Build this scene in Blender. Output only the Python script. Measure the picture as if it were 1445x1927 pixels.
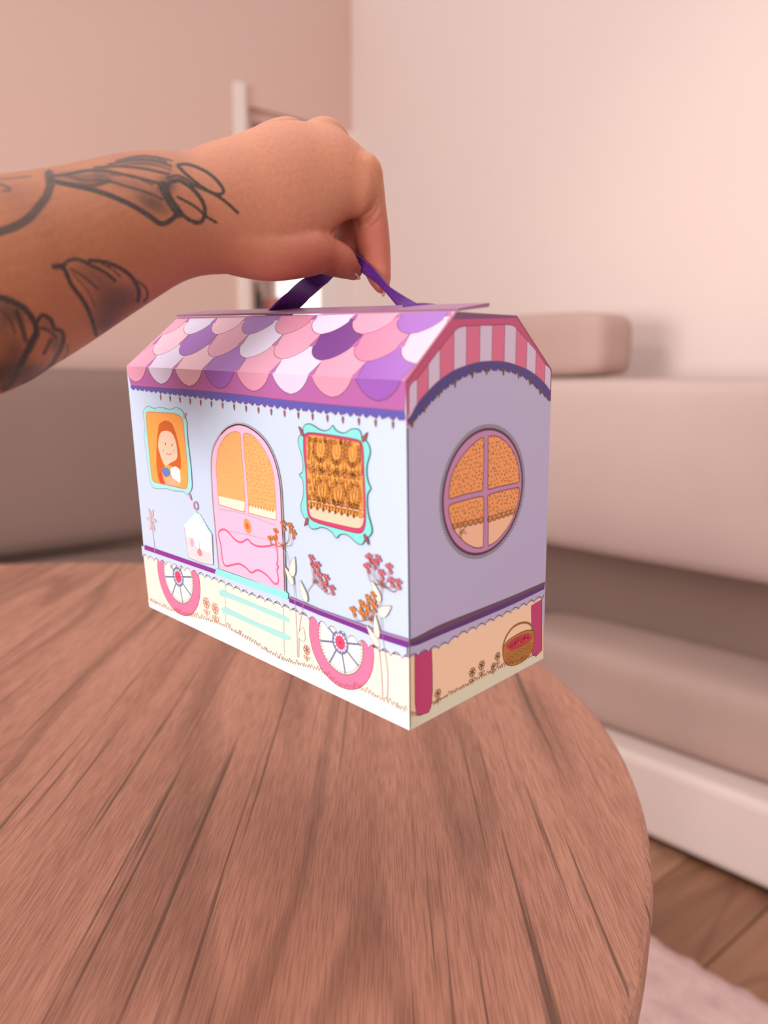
import bpy, bmesh, math, random
import numpy as np
from mathutils import Vector, Matrix
from mathutils.geometry import tessellate_polygon
random.seed(7)
for o in list(bpy.data.objects): bpy.data.objects.remove(o)
S = bpy.context.scene
C = S.collection

# ------------------------------------------------------------------ camera
FPX = 1560.0; CX, CY = 722.5, 963.5
CAM = Vector((0, 0, 1.03)); PITCH = math.radians(9)
cam = bpy.data.cameras.new('camera'); co = bpy.data.objects.new('camera', cam); C.objects.link(co)
co.location = CAM; co.rotation_euler = (math.radians(90) - PITCH, 0, 0)
cam.sensor_fit = 'VERTICAL'; cam.sensor_height = 36; cam.lens = 36 * FPX / 1927
cam.clip_start = 0.02
cam.dof.use_dof = True; cam.dof.focus_distance = 0.455; cam.dof.aperture_fstop = cam.lens / 1000 / 0.0050
S.camera = co
# ------------------------------------------------------------------ light
w = bpy.data.worlds.new('world'); S.world = w; w.use_nodes = True
bg = w.node_tree.nodes['Background']; bg.inputs[0].default_value = (1.0, 0.95, 0.935, 1); bg.inputs[1].default_value = 0.84

def area(name, loc, target, size, power, col, spread=180):
    l = bpy.data.lights.new(name, 'AREA'); l.energy = power; l.color = col; l.shape = 'RECTANGLE'
    l.size, l.size_y = size; l.spread = math.radians(spread)
    o = bpy.data.objects.new(name, l); C.objects.link(o); o.location = loc
    o.rotation_euler = (Vector(target) - Vector(loc)).to_track_quat('-Z', 'Y').to_euler()
    return o
area('window_light', (-3.0, -2.8, 1.0), (0.2, 1.2, .95), (1.6, .9), 165, (1.0, 0.97, 0.96))
area('ceiling_light', (0, .3, 2.8), (0, .3, 0), (2.6, 2.6), 34, (1.0, 0.93, 0.90))
sl = bpy.data.lights.new('wall_fill_spot', 'SPOT'); sl.energy = 75; sl.color = (1, .98, .97); sl.spot_size = math.radians(25); sl.spot_blend = 1; sl.shadow_soft_size = .15  # added spot with no lamp behind it, brightens a patch of the right wall
so = bpy.data.objects.new('wall_fill_spot', sl); C.objects.link(so); so.location = (-1.5, -.8, 1.9); so.rotation_euler = (Vector((1.12, 2.55, 1.42)) - so.location).to_track_quat('-Z', 'Y').to_euler()
S.view_settings.view_transform = 'Standard'; S.view_settings.look = 'None'
S.view_settings.gamma = 1; S.view_settings.use_curve_mapping = False; S.view_settings.exposure = 0.0

# ------------------------------------------------------------------ helpers
cp, sp = math.cos(PITCH), math.sin(PITCH)
def c2w(v): return Vector((v[0], v[2] * cp - v[1] * sp, -(v[2] * sp + v[1] * cp)))
def P(px, py, d):
    return CAM + c2w(((px - CX) / FPX * d, (py - CY) / FPX * d, d))
def lin(h):
    h = h.lstrip('#'); r = [int(h[i:i + 2], 16) / 255 for i in (0, 2, 4)]
    return tuple(((c + .055) / 1.055) ** 2.4 if c > .04045 else c / 12.92 for c in r) + (1,)
MATS = {}
def mat(name, col, rough=.6, noise=0.0, nscale=40, bump=0.0, coat=0.0, stretch=(1, 1, 1), spec=.5):
    if name in MATS: return MATS[name]
    m = bpy.data.materials.new(name); m.use_nodes = True; nt = m.node_tree; b = nt.nodes['Principled BSDF']
    c = lin(col) if isinstance(col, str) else col
    b.inputs['Base Color'].default_value = c; b.inputs['Roughness'].default_value = rough
    b.inputs['Specular IOR Level'].default_value = spec
    if coat: b.inputs['Coat Weight'].default_value = coat; b.inputs['Coat Roughness'].default_value = .22
    if noise or bump:
        tc = nt.nodes.new('ShaderNodeTexCoord'); mp = nt.nodes.new('ShaderNodeMapping'); nz = nt.nodes.new('ShaderNodeTexNoise')
        mp.inputs['Scale'].default_value = stretch
        nt.links.new(tc.outputs['Object'], mp.inputs[0]); nt.links.new(mp.outputs[0], nz.inputs['Vector'])
        nz.inputs['Scale'].default_value = nscale; nz.inputs['Detail'].default_value = 4
        if noise:
            mx = nt.nodes.new('ShaderNodeMix'); mx.data_type = 'RGBA'
            mx.inputs[6].default_value = tuple(x * (1 - noise) for x in c[:3]) + (1,)
            mx.inputs[7].default_value = tuple(min(1, x * (1 + noise)) for x in c[:3]) + (1,)
            nt.links.new(nz.outputs[0], mx.inputs[0]); nt.links.new(mx.outputs[2], b.inputs['Base Color'])
        if bump:
            bp = nt.nodes.new('ShaderNodeBump'); bp.inputs['Strength'].default_value = bump; bp.inputs['Distance'].default_value = .002
            nt.links.new(nz.outputs[0], bp.inputs['Height']); nt.links.new(bp.outputs[0], b.inputs['Normal'])
    MATS[name] = m
    return m
def link(name, me, m=None, parent=None, smooth=False):
    if m and not me.materials: me.materials.append(m)
    if smooth: me.polygons.foreach_set('use_smooth', [True] * len(me.polygons))
    o = bpy.data.objects.new(name, me); C.objects.link(o)
    if parent: o.parent = parent
    return o
def tag(o, label=None, cat=None, group=None, kind=None):
    for k, v in (('label', label), ('category', cat), ('group', group), ('kind', kind)):
        if v: o[k] = v
    return o
def empty(name, loc=(0, 0, 0), rz=0):
    o = bpy.data.objects.new(name, None); C.objects.link(o); o.location = loc; o.rotation_euler[2] = rz; o.empty_display_size = .05
    return o
def box_mesh(name, x0, x1, y0, y1, z0, z1, bevel=0.0, seg=3, puff=0.0, cuts=0):
    bm = bmesh.new(); bmesh.ops.create_cube(bm, size=1)
    for v in bm.verts:
        v.co = Vector((x0 if v.co.x < 0 else x1, y0 if v.co.y < 0 else y1, z0 if v.co.z < 0 else z1))
    if cuts:
        bmesh.ops.subdivide_edges(bm, edges=bm.edges[:], cuts=cuts, use_grid_fill=True)
        cx, cy, cz = (x0 + x1) / 2, (y0 + y1) / 2, (z0 + z1) / 2
        for v in bm.verts:
            a, b, c = [(v.co[i] - m) / h for i, m, h in ((0, cx, (x1 - x0) / 2), (1, cy, (y1 - y0) / 2), (2, cz, (z1 - z0) / 2))]
            f = lambda p, q: (1 - p ** 4) * (1 - q ** 4)
            v.co += Vector((a * f(b, c), b * f(a, c), c * f(a, b))) * puff
            # soften corners
            r = 1 - .035 * (abs(a * b) ** 6 + abs(b * c) ** 6 + abs(a * c) ** 6)
            v.co = Vector((cx, cy, cz)) + Vector((v.co.x - cx, v.co.y - cy, v.co.z - cz)) * r
    elif bevel:
        bmesh.ops.bevel(bm, geom=bm.edges[:] , offset=bevel, segments=seg, affect='EDGES', profile=.5)
    me = bpy.data.meshes.new(name); bm.to_mesh(me); bm.free()
    return me
def bx(name, dims, m, parent=None, **k):
    return link(name, box_mesh(name, *dims, **k), m, parent, smooth=bool(k.get('cuts')))

# ------------------------------------------------------------------ room (frame turned to follow the two walls)
RA = math.atan2(.663, .749)
room_rot = RA       # local x = away from camera to right wall (n), local y = towards far left wall (u)
def setting(o): o.rotation_euler[2] = room_rot; return o
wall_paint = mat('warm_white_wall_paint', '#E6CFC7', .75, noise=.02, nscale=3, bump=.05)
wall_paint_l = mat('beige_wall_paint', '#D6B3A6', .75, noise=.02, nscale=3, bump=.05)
white_paint = mat('white_trim_paint', '#E9D8D0', .5, noise=.02, nscale=6)
floor_under = mat('floor_underlay', '#4a3226', .8, noise=.1)
def struct(o): o['kind'] = 'structure'; return setting(o)
NW, UW = 2.5, 3.04
f0 = struct(bx('floor', (-6, 6, -3, 6, -.05, -.004), floor_under))
def wood_mat(name, c1, c2, c3, scale=1.0, axis='X', rough=.45, fine=True):
    m = bpy.data.materials.new(name); m.use_nodes = True; nt = m.node_tree; b = nt.nodes['Principled BSDF']; N = nt.nodes.new; L = nt.links.new
    tc = N('ShaderNodeTexCoord'); mp = N('ShaderNodeMapping')
    L(tc.outputs['Object'], mp.inputs[0])
    if axis == 'X': mp.inputs['Rotation'].default_value = (0, 0, math.pi / 2)
    # grain runs along mapped Y
    def noise(sc, st, det=4, dist=0, src=None):
        a = N('ShaderNodeMapping'); a.inputs['Scale'].default_value = st; L((src or mp).outputs[0], a.inputs[0])
        n = N('ShaderNodeTexNoise'); n.inputs['Scale'].default_value = sc * scale; n.inputs['Detail'].default_value = det; n.inputs['Distortion'].default_value = dist
        L(a.outputs[0], n.inputs['Vector']); return n
    def ramp(src, p0, p1, c0=(0, 0, 0, 1), c1_=(1, 1, 1, 1)):
        r = N('ShaderNodeValToRGB'); r.color_ramp.elements[0].position = p0; r.color_ramp.elements[1].position = p1
        r.color_ramp.elements[0].color = c0; r.color_ramp.elements[1].color = c1_; L(src, r.inputs[0]); return r
    def mix(f, a, b_, typ='MIX'):
        x = N('ShaderNodeMix'); x.data_type = 'RGBA'; x.blend_type = typ
        if isinstance(f, float): x.inputs[0].default_value = f
        else: L(f, x.inputs[0])
        for s_, i in ((a, 6), (b_, 7)):
            if isinstance(s_, tuple): x.inputs[i].default_value = s_
            else: L(s_, x.inputs[i])
        return x.outputs[2]
    # figure: iso-lines of a large soft noise give cathedral grain
    big = noise(2.2, (1.9, .27, 1), 2, .15)
    mul = N('ShaderNodeMath'); mul.operation = 'MULTIPLY'; mul.inputs[1].default_value = 75; L(big.outputs[0], mul.inputs[0])
    jit = noise(40, (1, .05, 1), 3)
    ad = N('ShaderNodeMath'); ad.operation = 'MULTIPLY_ADD'; ad.inputs[1].default_value = 1.1; L(jit.outputs[0], ad.inputs[0]); L(mul.outputs[0], ad.inputs[2])
    sn = N('ShaderNodeMath'); sn.operation = 'SINE'; L(ad.outputs[0], sn.inputs[0])
    fig = ramp(sn.outputs[0], .35, 1.0)
    streak = noise(26, (1.6, .06, 1), 5)
    st = ramp(streak.outputs[0], .3, .72)
    base = mix(st.outputs[0], lin(c1), lin(c2))
    fm = N('ShaderNodeMath'); fm.operation = 'MULTIPLY'; fm.inputs[1].default_value = .46; L(fig.outputs[0], fm.inputs[0])
    base = mix(fm.outputs[0], base, lin(c3))
    if fine:
        pores = noise(900, (1.5, .035, 1), 3)
        pr = ramp(pores.outputs[0], .50, .66)
        pm = N('ShaderNodeMath'); pm.operation = 'MULTIPLY'; pm.inputs[1].default_value = .36; L(pr.outputs[0], pm.inputs[0])
        base = mix(pm.outputs[0], base, lin(c3))
        lines = noise(210, (1.3, .012, 1), 2, .0)
        lr = ramp(lines.outputs[0], .62, .70)
        lm = N('ShaderNodeMath'); lm.operation = 'MULTIPLY'; lm.inputs[1].default_value = .85; L(lr.outputs[0], lm.inputs[0])
        base = mix(lm.outputs[0], base, lin('#5a3a2c'))
        sm = N('ShaderNodeMath'); sm.operation = 'ADD'; L(pr.outputs[0], sm.inputs[0]); L(lr.outputs[0], sm.inputs[1])
        bp = N('ShaderNodeBump'); bp.invert = True; bp.inputs['Strength'].default_value = .6; bp.inputs['Distance'].default_value = .0007
        L(sm.outputs[0], bp.inputs['Height']); L(bp.outputs[0], b.inputs['Normal'])
    L(base, b.inputs['Base Color']); b.inputs['Roughness'].default_value = rough; b.inputs['Specular IOR Level'].default_value = .45
    return m
plank_mats = [wood_mat('floor_oak_%d' % i, a, b_, c_, 1.0, 'Y' if False else 'X', .5, False) for i, (a, b_, c_) in
              enumerate([('#9C6F55', '#8A5F47', '#6f4a37'), ('#A87A5F', '#94674d', '#7a533e'), ('#8f644b', '#80563f', '#68442f')])]
pl_me = [box_mesh('plank', -.595, .595, -.094, .094, -.004, .006, bevel=.002, seg=1) for _ in range(3)]
for me, m in zip(pl_me, plank_mats): me.materials.append(m)
for r in range(22):
    for k in range(4):
        o = bpy.data.objects.new('plank', pl_me[(r * 2 + k * 3 + r // 3) % 3]); C.objects.link(o); o.parent = f0
        o.location = (-.95 + k * 1.195 + (r % 3) * .37, -1.2 + r * .191, 0)

struct(bx('wall_right', (NW, NW + .12, -3.2, UW + .0, 0, 2.75), wall_paint))
# far left wall with doorway at its right end
bm = bmesh.new()
def addbox(bm, x0, x1, y0, y1, z0, z1):
    r = bmesh.ops.create_cube(bm, size=1)
    for v in r['verts']: v.co = Vector((x0 if v.co.x < 0 else x1, y0 if v.co.y < 0 else y1, z0 if v.co.z < 0 else z1))
addbox(bm, -5.2, 1.96, UW, UW + .1, 0, 2.75); addbox(bm, 1.96, NW + .12, UW, UW + .1, 2.13, 2.75)
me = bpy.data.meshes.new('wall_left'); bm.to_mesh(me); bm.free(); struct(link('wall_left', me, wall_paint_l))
# door lining and casing
dn = struct(bx('door_1', (1.885, 1.925, UW - .03, UW, 0, 2.2), white_paint))
bx('door_jamb', (1.96, 1.985, UW + .03, UW + .12, 0, 2.13), wall_paint_l, dn)
bx('door_jamb', (2.40, 2.5, UW + .0, UW + .12, 0, 2.13), white_paint, dn)
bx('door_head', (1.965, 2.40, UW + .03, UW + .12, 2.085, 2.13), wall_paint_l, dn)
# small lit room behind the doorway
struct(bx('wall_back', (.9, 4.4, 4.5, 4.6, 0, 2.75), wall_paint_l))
struct(bx('wall_side', (4.4, 4.5, UW + .12, 4.6, 0, 2.75), wall_paint))
wn = struct(bx('window_1', (3.02, 3.90, 4.47, 4.499, .9, 2.3), white_paint))
pane_m = bpy.data.materials.new('daylit_pane'); pane_m.use_nodes = True
pb = pane_m.node_tree.nodes['Principled BSDF']; pb.inputs['Base Color'].default_value = lin('#F5EFEA')
pb.inputs['Emission Color'].default_value = lin('#FFF6EF'); pb.inputs['Emission Strength'].default_value = 1.2
bx('window_pane', (3.06, 3.44, 4.462, 4.472, .95, 2.26), pane_m, wn); bx('window_pane', (3.48, 3.86, 4.462, 4.472, .95, 2.26), pane_m, wn)
# side cabinet in that room with little things on it
rt = Matrix.Rotation(room_rot, 4, 'Z')
def R3(n, u, z): return rt @ Vector((n, u, z))
cab = tag(empty('cabinet', R3(2.32, 3.55, 0), room_rot), 'pale white cabinet just inside the doorway behind the hand', 'cabinet')
bx('body', (-.15, .17, -.15, .15, 0, 1.33), white_paint, cab); bx('worktop', (-.17, .19, -.17, .17, 1.33, 1.355), white_paint, cab, bevel=.004)
bx('cabinet_door', (-.14, .16, -.162, -.15, .05, 1.29), white_paint, cab, bevel=.003)
def lathe(name, prof, m, parent=None, seg=24, loc=(0, 0, 0)):
    bm = bmesh.new(); rings = []
    for r, z in prof: rings.append([bm.verts.new((r * math.cos(2 * math.pi * i / seg), r * math.sin(2 * math.pi * i / seg), z)) for i in range(seg)])
    for a, b in zip(rings, rings[1:]):
        for i in range(seg): bm.faces.new((a[i], a[(i + 1) % seg], b[(i + 1) % seg], b[i]))
    bm.faces.new(rings[0][::-1]); bm.faces.new(rings[-1])
    me = bpy.data.meshes.new(name); bm.to_mesh(me); bm.free(); o = link(name, me, m, parent, True); o.location = loc; return o
dark_gl = mat('dark_green_glass', '#2c2a22', .3, noise=.1)
pinkc = mat('pink_ceramic', '#D9837F', .45, noise=.05); redc = mat('rose_ceramic', '#C4635f', .45, noise=.05)
b_ = tag(empty('bottle', R3(2.25, 3.47, 1.356)), 'small dark bottle at the left on the white cabinet in the doorway', 'bottle')
lathe('bottle_body', [(.001, 0), (.028, 0), (.03, .01), (.03, .085), (.012, .11), (.011, .14)], dark_gl, b_)
lathe('bottle_cap', [(.001, .14), (.014, .14), (.014, .165), (.001, .166)], white_paint, b_)
tag(lathe('jar', [(.001, 0), (.03, 0), (.034, .02), (.034, .06), (.026, .07), (.001, .071)], pinkc, None, loc=R3(2.33, 3.47, 1.356)), 'low pink jar beside the dark bottle in the doorway', 'jar')
tag(lathe('cup', [(.001, 0), (.025, 0), (.035, .075), (.032, .075), (.022, .008), (.001, .006)], redc, None, loc=R3(2.415, 3.48, 1.356)), 'rose cup at the right end of the white cabinet top', 'cup')

# ------------------------------------------------------------------ sofas
fab_light = mat('light_sofa_fabric', '#BFA59D', .9, noise=.05, nscale=5, bump=.3)
fab_taupe = mat('taupe_sofa_fabric', '#82695F', .95, noise=.06, nscale=6, bump=.3)
fab_dusk = mat('dusky_sofa_fabric', '#8C7067', .95, noise=.08, nscale=4, bump=.3)
fab_mid = mat('mid_sofa_fabric', '#A98C82', .95, noise=.14, nscale=3, bump=.3)
sf = tag(empty('sofa', R3(1.85, .5, 0), room_rot), 'long pinkish beige sofa against the bright right wall', 'sofa')
def rel(n0, n1, u0, u1, z0, z1, n=1.85, u=.5): return (n0 - n, n1 - n, u0 - u, u1 - u, z0, z1)
bx('base', rel(1.58, 2.4, -1.7, 2.3, 0.02, .20), mat('pale_sofa_skirt', '#CFBAB2', .9, noise=.04, nscale=5, bump=.3), sf, bevel=.02)
for a, b in ((-1.7, .55), (.56, 1.42), (1.43, 2.3)):
    bx('seat_cushion', rel(1.66, 1.93, a, b, .202, .380), fab_mid, sf, cuts=10, puff=.012)
bx('back_frame', rel(1.90, 2.42, -1.7, 2.3, .25, .70), fab_taupe, sf, bevel=.02)
for a, b in ((-1.7, 2.3),):
    bx('back_cushion', rel(1.84, 2.14, a, b, .575, 1.03), fab_light, sf, cuts=14, puff=.006)
pw = tag(bx('pillow', rel(1.945, 2.13, 1.33, 2.05, 1.045, 1.215, 2, 1.7), mat('beige_pillow_fabric', '#B4958B', .9, noise=.04, bump=.2), cuts=10, puff=.008), 'beige oblong pillow standing up on the far end of the pale sofa', 'pillow')
pw.location = R3(2, 1.7, 0); pw.rotation_euler[2] = room_rot
s2 = tag(empty('sofa', R3(0, 2.7, 0), room_rot), 'brownish taupe sofa along the left wall, half hidden by the arm', 'sofa')
bx('base', rel(-2.6, 1.5, 2.2, 2.95, .02, .30, 0, 2.7), fab_taupe, s2, bevel=.02)
bx('seat_cushion', rel(-2.6, -.4, 2.15, 2.62, .305, .48, 0, 2.7), fab_taupe, s2, cuts=8, puff=.01)
bx('seat_cushion', rel(-.39, 1.5, 2.15, 2.62, .305, .48, 0, 2.7), fab_taupe, s2, cuts=8, puff=.01)
bx('back_cushion', rel(-2.6, -.1, 2.6, 2.95, .5, 1.06, 0, 2.7), fab_dusk, s2, cuts=10, puff=.01)
bx('back_cushion', rel(-.09, 1.5, 2.6, 2.95, .5, 1.06, 0, 2.7), fab_dusk, s2, cuts=10, puff=.01)
# rug: shaggy grid
rg = bmesh.new(); nx, ny = 110, 150
rv = [[rg.verts.new((-1.25 + 2.5 * i / nx, -1.5 + 3.6 * j / ny, .03 + random.uniform(-.006, .006))) for j in range(ny + 1)] for i in range(nx + 1)]
for i in range(nx):
    for j in range(ny): rg.faces.new((rv[i][j], rv[i + 1][j], rv[i + 1][j + 1], rv[i][j + 1]))
ed = [v for v in rg.verts if v.is_boundary]
ret = bmesh.ops.extrude_edge_only(rg, edges=[e for e in rg.edges if e.is_boundary])
for v in ret['geom']:
    if isinstance(v, bmesh.types.BMVert): v.co.z = .007
me = bpy.data.meshes.new('rug'); rg.to_mesh(me); rg.free()
rug = link('rug', me, mat('pink_rug_pile', '#C9A6A1', .95, noise=.12, nscale=60, bump=.8), None, True)
rug.location = R3(.02, -.3, 0); rug.rotation_euler[2] = room_rot
tag(rug, 'pale pink fluffy rug on the wooden floor beneath the round table', 'rug')

# ------------------------------------------------------------------ round table
TZ = .75; TC = (-.460, .626); TR = .643
wood = wood_mat('walnut_laminate', '#B98069', '#9F6853', '#6F4332', 1.0, 'Y', .42, True)
tb = tag(empty('round_table', (TC[0], TC[1], 0)), 'large round table with a walnut grained wooden top', 'table')
prof = [(.0005, TZ - .034), (TR - .010, TZ - .034), (TR - .003, TZ - .031), (TR - .001, TZ - .026), (TR, TZ - .006), (TR - .0016, TZ - .0022), (TR - .005, TZ), (.0005, TZ)]
bm = bmesh.new(); seg = 256; rings = []
for r, z in prof: rings.append([bm.verts.new((r * math.cos(2 * math.pi * i / seg), r * math.sin(2 * math.pi * i / seg), z)) for i in range(seg)])
for a, b in zip(rings, rings[1:]):
    for i in range(seg): bm.faces.new((a[i], a[(i + 1) % seg], b[(i + 1) % seg], b[i]))
me = bpy.data.meshes.new('table_top'); bm.to_mesh(me); bm.free()
tt = link('table_top', me, wood, tb, False)
bm_e = me
lathe('pedestal', [(.001, .06), (.07, .06), (.045, .12), (.04, .66), (.12, .70), (.12, .716), (.001, .716)], wood, tb, 48)
lathe('foot_plate', [(.001, .042), (.27, .042), (.28, .047), (.27, .053), (.05, .06), (.001, .06)], wood, tb, 64)

# ------------------------------------------------------------------ caravan-shaped carton
bt = np.array([0.01071839, 0.09768123, 0.37429219])
bex = np.array([0.70307447, 0.15339274, -0.69437523]); bey = np.array([0.71100212, -0.16912622, 0.68254839]); bez = np.array([-0.01273909, -0.97358461, -0.22797089])
BM = np.stack([bex, bey, bez], 1); BO = -BM.T @ bt
mw = Matrix.Identity(4)
for i, v in enumerate((bex, bey, bez)):
    q = c2w(v)
    for k in range(3): mw[k][i] = q[k]
q = CAM + c2w(bt)
for k in range(3): mw[k][3] = q[k]
carton = empty('toy_box'); carton.matrix_world = mw
tag(carton, 'pastel caravan shaped cardboard carry box hanging above the round table', 'box')
def b2w(p): return mw @ Vector(p)
class Face:
    """a flat face of the carton: origin, in-plane axes, outward normal (carton space)"""
    def __init__(s, o, u, v):
        s.o = np.array(o, float); s.u = np.array(u, float); s.u /= np.linalg.norm(s.u)
        v = np.array(v, float); v -= s.u * (v @ s.u); s.v = v / np.linalg.norm(v); s.n = np.cross(s.u, s.v)
    def from_photo(s, x, y):
        d = BM.T @ np.array([(x - CX) / FPX, (y - CY) / FPX, 1]); k = ((s.o - BO) @ s.n) / (d @ s.n); p = BO + k * d - s.o
        return (float(p @ s.u), float(p @ s.v))
    def p(s, uv, h=0): return s.o + s.u * uv[0] + s.v * uv[1] + s.n * h
FRONT = Face((0, 0, 0), (1, 0, 0), (0, 0, 1))     # normal = u x v = (0,-1,0)
END = Face((0, 0, 0), (0, 1, 0), (0, 0, 1))       # normal (1,0,0)
F = FRONT.from_photo; E_ = END.from_photo
def f3(x, y): return FRONT.p(F(x, y))
def e3(x, y): return END.p(E_(x, y))
B0 = e3(771, 1375); BL = f3(281, 1142); E0 = e3(763.5, 716); EL = f3(238, 689)
BR = e3(1022, 1240); ER = e3(1038, 695); T0 = e3(858, 586.5); TRt = e3(972, 594)
ROOF = Face(E0, E0 - EL, T0 - E0)
TL = ROOF.p(ROOF.from_photo(335, 598))
R_ = ROOF.from_photo
LW = BL + (BR - B0); LE = EL + (ER - E0); LT = TL + (TRt - T0)
verts = [B0, E0, T0, TRt, ER, BR, BL, EL, TL, LT, LE, LW]
me = bpy.data.meshes.new('body'); me.from_pydata([tuple(v) for v in verts], [], [(0, 5, 4, 3, 2, 1), (6, 7, 8, 9, 10, 11), (0, 1, 7, 6), (1, 2, 8, 7), (2, 3, 9, 8), (3, 4, 10, 9), (4, 5, 11, 10), (0, 6, 11, 5)])
bm = bmesh.new(); bm.from_mesh(me); bmesh.ops.recalc_face_normals(bm, faces=bm.faces); bm.to_mesh(me); bm.free()
def card(name, col): return mat('card_' + name, col, .42, coat=.25)
body = link('body', me, card('wall_blue', '#C9D9F0'), carton)
me.materials.append(card('mauve_top', '#7E4A75')); me.materials.append(card('end_lilac', '#BDB3D2'))
me.materials.append(card('underside', '#EFE2D6'))
me.polygons[0].material_index = 2; me.polygons[4].material_index = 1; me.polygons[7].material_index = 3

def smooth_line(pts, closed=False, n=6):
    if len(pts) < 3: return list(pts)
    out = []; N = len(pts)
    rng = range(N if closed else N - 1)
    for i in rng:
        p1 = np.array(pts[i]); p2 = np.array(pts[(i + 1) % N])
        p0 = np.array(pts[(i - 1) % N]) if (closed or i > 0) else 2 * p1 - p2
        p3 = np.array(pts[(i + 2) % N]) if (closed or i < N - 2) else 2 * p2 - p1
        for k in range(n):
            t = k / n
            out.append(tuple(.5 * ((2 * p1) + (-p0 + p2) * t + (2 * p0 - 5 * p1 + 4 * p2 - p3) * t * t + (-p0 + 3 * p1 - 3 * p2 + p3) * t ** 3)))
    if not closed: out.append(tuple(pts[-1]))
    return out
LAY = 1.5e-5
class Art:
    """flat print on one face of the carton: polygons and strokes stacked in thin layers"""
    def __init__(s, name, face): s.name = name; s.f = face; s.v = []; s.t = []; s.mi = []; s.ms = []; s.clip = None
    def m(s, col):
        col = col.upper()
        if col not in s.ms: s.ms.append(col)
        return s.ms.index(col)
    def poly(s, uv, col, lay):
        uv = [q for k, q in enumerate(uv) if abs(q[0] - uv[k - 1][0]) + abs(q[1] - uv[k - 1][1]) > 1e-6]
        if s.clip: uv = half(uv, *s.clip) if len(uv) > 2 else uv
        if len(uv) < 3: return
        n = len(s.v); s.v += [tuple(s.f.p(q, lay * LAY)) for q in uv]
        i = s.m(col)
        tris = [(0, 1, 2)] if len(uv) == 3 else tessellate_polygon([[Vector((a, b, 0)) for a, b in uv]])
        for t in tris:
            a, b, c = [uv[k] for k in t]
            ar = (b[0] - a[0]) * (c[1] - a[1]) - (b[1] - a[1]) * (c[0] - a[0])
            if abs(ar) < 1e-12: continue
            t = t if ar > 0 else (t[0], t[2], t[1])
            s.t.append(tuple(n + k for k in t)); s.mi.append(i)
    def stroke(s, uv, wd, col, lay, closed=False, taper=False):
        if len(uv) < 2: return
        n = len(s.v); N = len(uv); i = s.m(col)
        for k in range(N):
            a = np.array(uv[(k - 1) % N] if (closed or k > 0) else uv[k]); b = np.array(uv[(k + 1) % N] if (closed or k < N - 1) else uv[k])
            d = b - a; L = np.linalg.norm(d) + 1e-12; nn = np.array((-d[1], d[0])) / L; p = np.array(uv[k])
            ww = wd / 2 * (1 if not taper else (1 - .6 * k / N))
            s.v.append(tuple(s.f.p(p + nn * ww, lay * LAY))); s.v.append(tuple(s.f.p(p - nn * ww, lay * LAY)))
        for k in range(N if closed else N - 1):
            a = n + 2 * k; b = n + 2 * ((k + 1) % N); s.t.append((a, a + 1, b + 1, b)); s.mi.append(i)
    def ell(s, c, rx, ry, col, lay, rot=0, seg=14):
        cr, sr = math.cos(rot), math.sin(rot)
        uv = [(c[0] + rx * math.cos(t) * cr - ry * math.sin(t) * sr, c[1] + rx * math.cos(t) * sr + ry * math.sin(t) * cr) for t in [2 * math.pi * k / seg for k in range(seg)]]
        s.poly(uv, col, lay)
    def ring(s, c, rx, ry, wd, col, lay, rot=0, seg=14):
        cr, sr = math.cos(rot), math.sin(rot)
        uv = [(c[0] + rx * math.cos(t) * cr - ry * math.sin(t) * sr, c[1] + rx * math.cos(t) * sr + ry * math.sin(t) * cr) for t in [2 * math.pi * k / seg for k in range(seg)]]
        s.stroke(uv, wd, col, lay, True)
    def leaf(s, c, rl, rw, rot, fill, line, lay, wd=.00028):
        cr, sr = math.cos(rot), math.sin(rot); uv = []
        for k in range(16):
            t = 2 * math.pi * k / 16; x = rl * math.cos(t); y = rw * math.sin(t) * (.62 - .38 * math.cos(t)) * 1.25
            uv.append((c[0] + x * cr - y * sr, c[1] + x * sr + y * cr))
        s.poly(uv, fill, lay); s.stroke(uv, wd, line, lay + .5, True)
    def done(s, parent=None, label=None):
        me = bpy.data.meshes.new(s.name); me.from_pydata(s.v, [], s.t)
        for c in s.ms: me.materials.append(card('ink_' + c[1:], c))
        me.polygons.foreach_set('material_index', s.mi); me.update()
        o = link(s.name, me, None, parent or carton)
        if label: o['label'] = label
        return o
def crop(fn, ox, oy, sc): return lambda pts: [fn(ox + x / sc, oy + y / sc) for x, y in pts]
cA = crop(R_, 540, 560, 3.8026); cAf = crop(F, 540, 560, 3.8026)
c5 = crop(E_, 740, 560, 4.5156); c6 = crop(E_, 740, 780, 4.5156); c7 = crop(E_, 740, 1080, 4.5156)
c8 = crop(F, 520, 780, 5.5577); d1 = crop(F, 230, 720, 7.225); d2 = crop(F, 380, 780, 5.6667)
d3 = crop(F, 240, 920, 7.225); d4 = crop(F, 380, 1040, 6.568); d5 = crop(F, 540, 1020, 5.208)
fpx = lambda pts: [F(*q) for q in pts]
BRN = '#8A4B2A'; DRK = '#5A2E3C'
# --- roof scales
per = .0297; hw = per / 2; rsp = .0183; ridge = np.linalg.norm(T0 - E0)
slope_v = ROOF.v
LV, PK, LP, RO, PU, DP = '#DACDE6', '#DE99B2', '#EBBACA', '#D4809F', '#995AB4', '#713C86'
rowcol = {0: [PK and LP, PU, LP, LV, PK, PU, LP, LV, LP], 1: [LP, RO, DP, PK, LV, PK, PU, LP, PK], 2: [PU, PK, LV, RO, PU, LP, LV, PK, PK]}
rowcol[0] = [PU, PK, LV, PK, PU, LP, LV, PK]
rowx = {0: (-.0163, -.0093), 1: (-.0022, .0099), 2: (-.0175, .0275)}
Lroof = float(np.linalg.norm(E0 - EL))
band = Art('roof_trim', FRONT)
bt_ = [F(763.5, 716), F(238, 689)]
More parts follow.
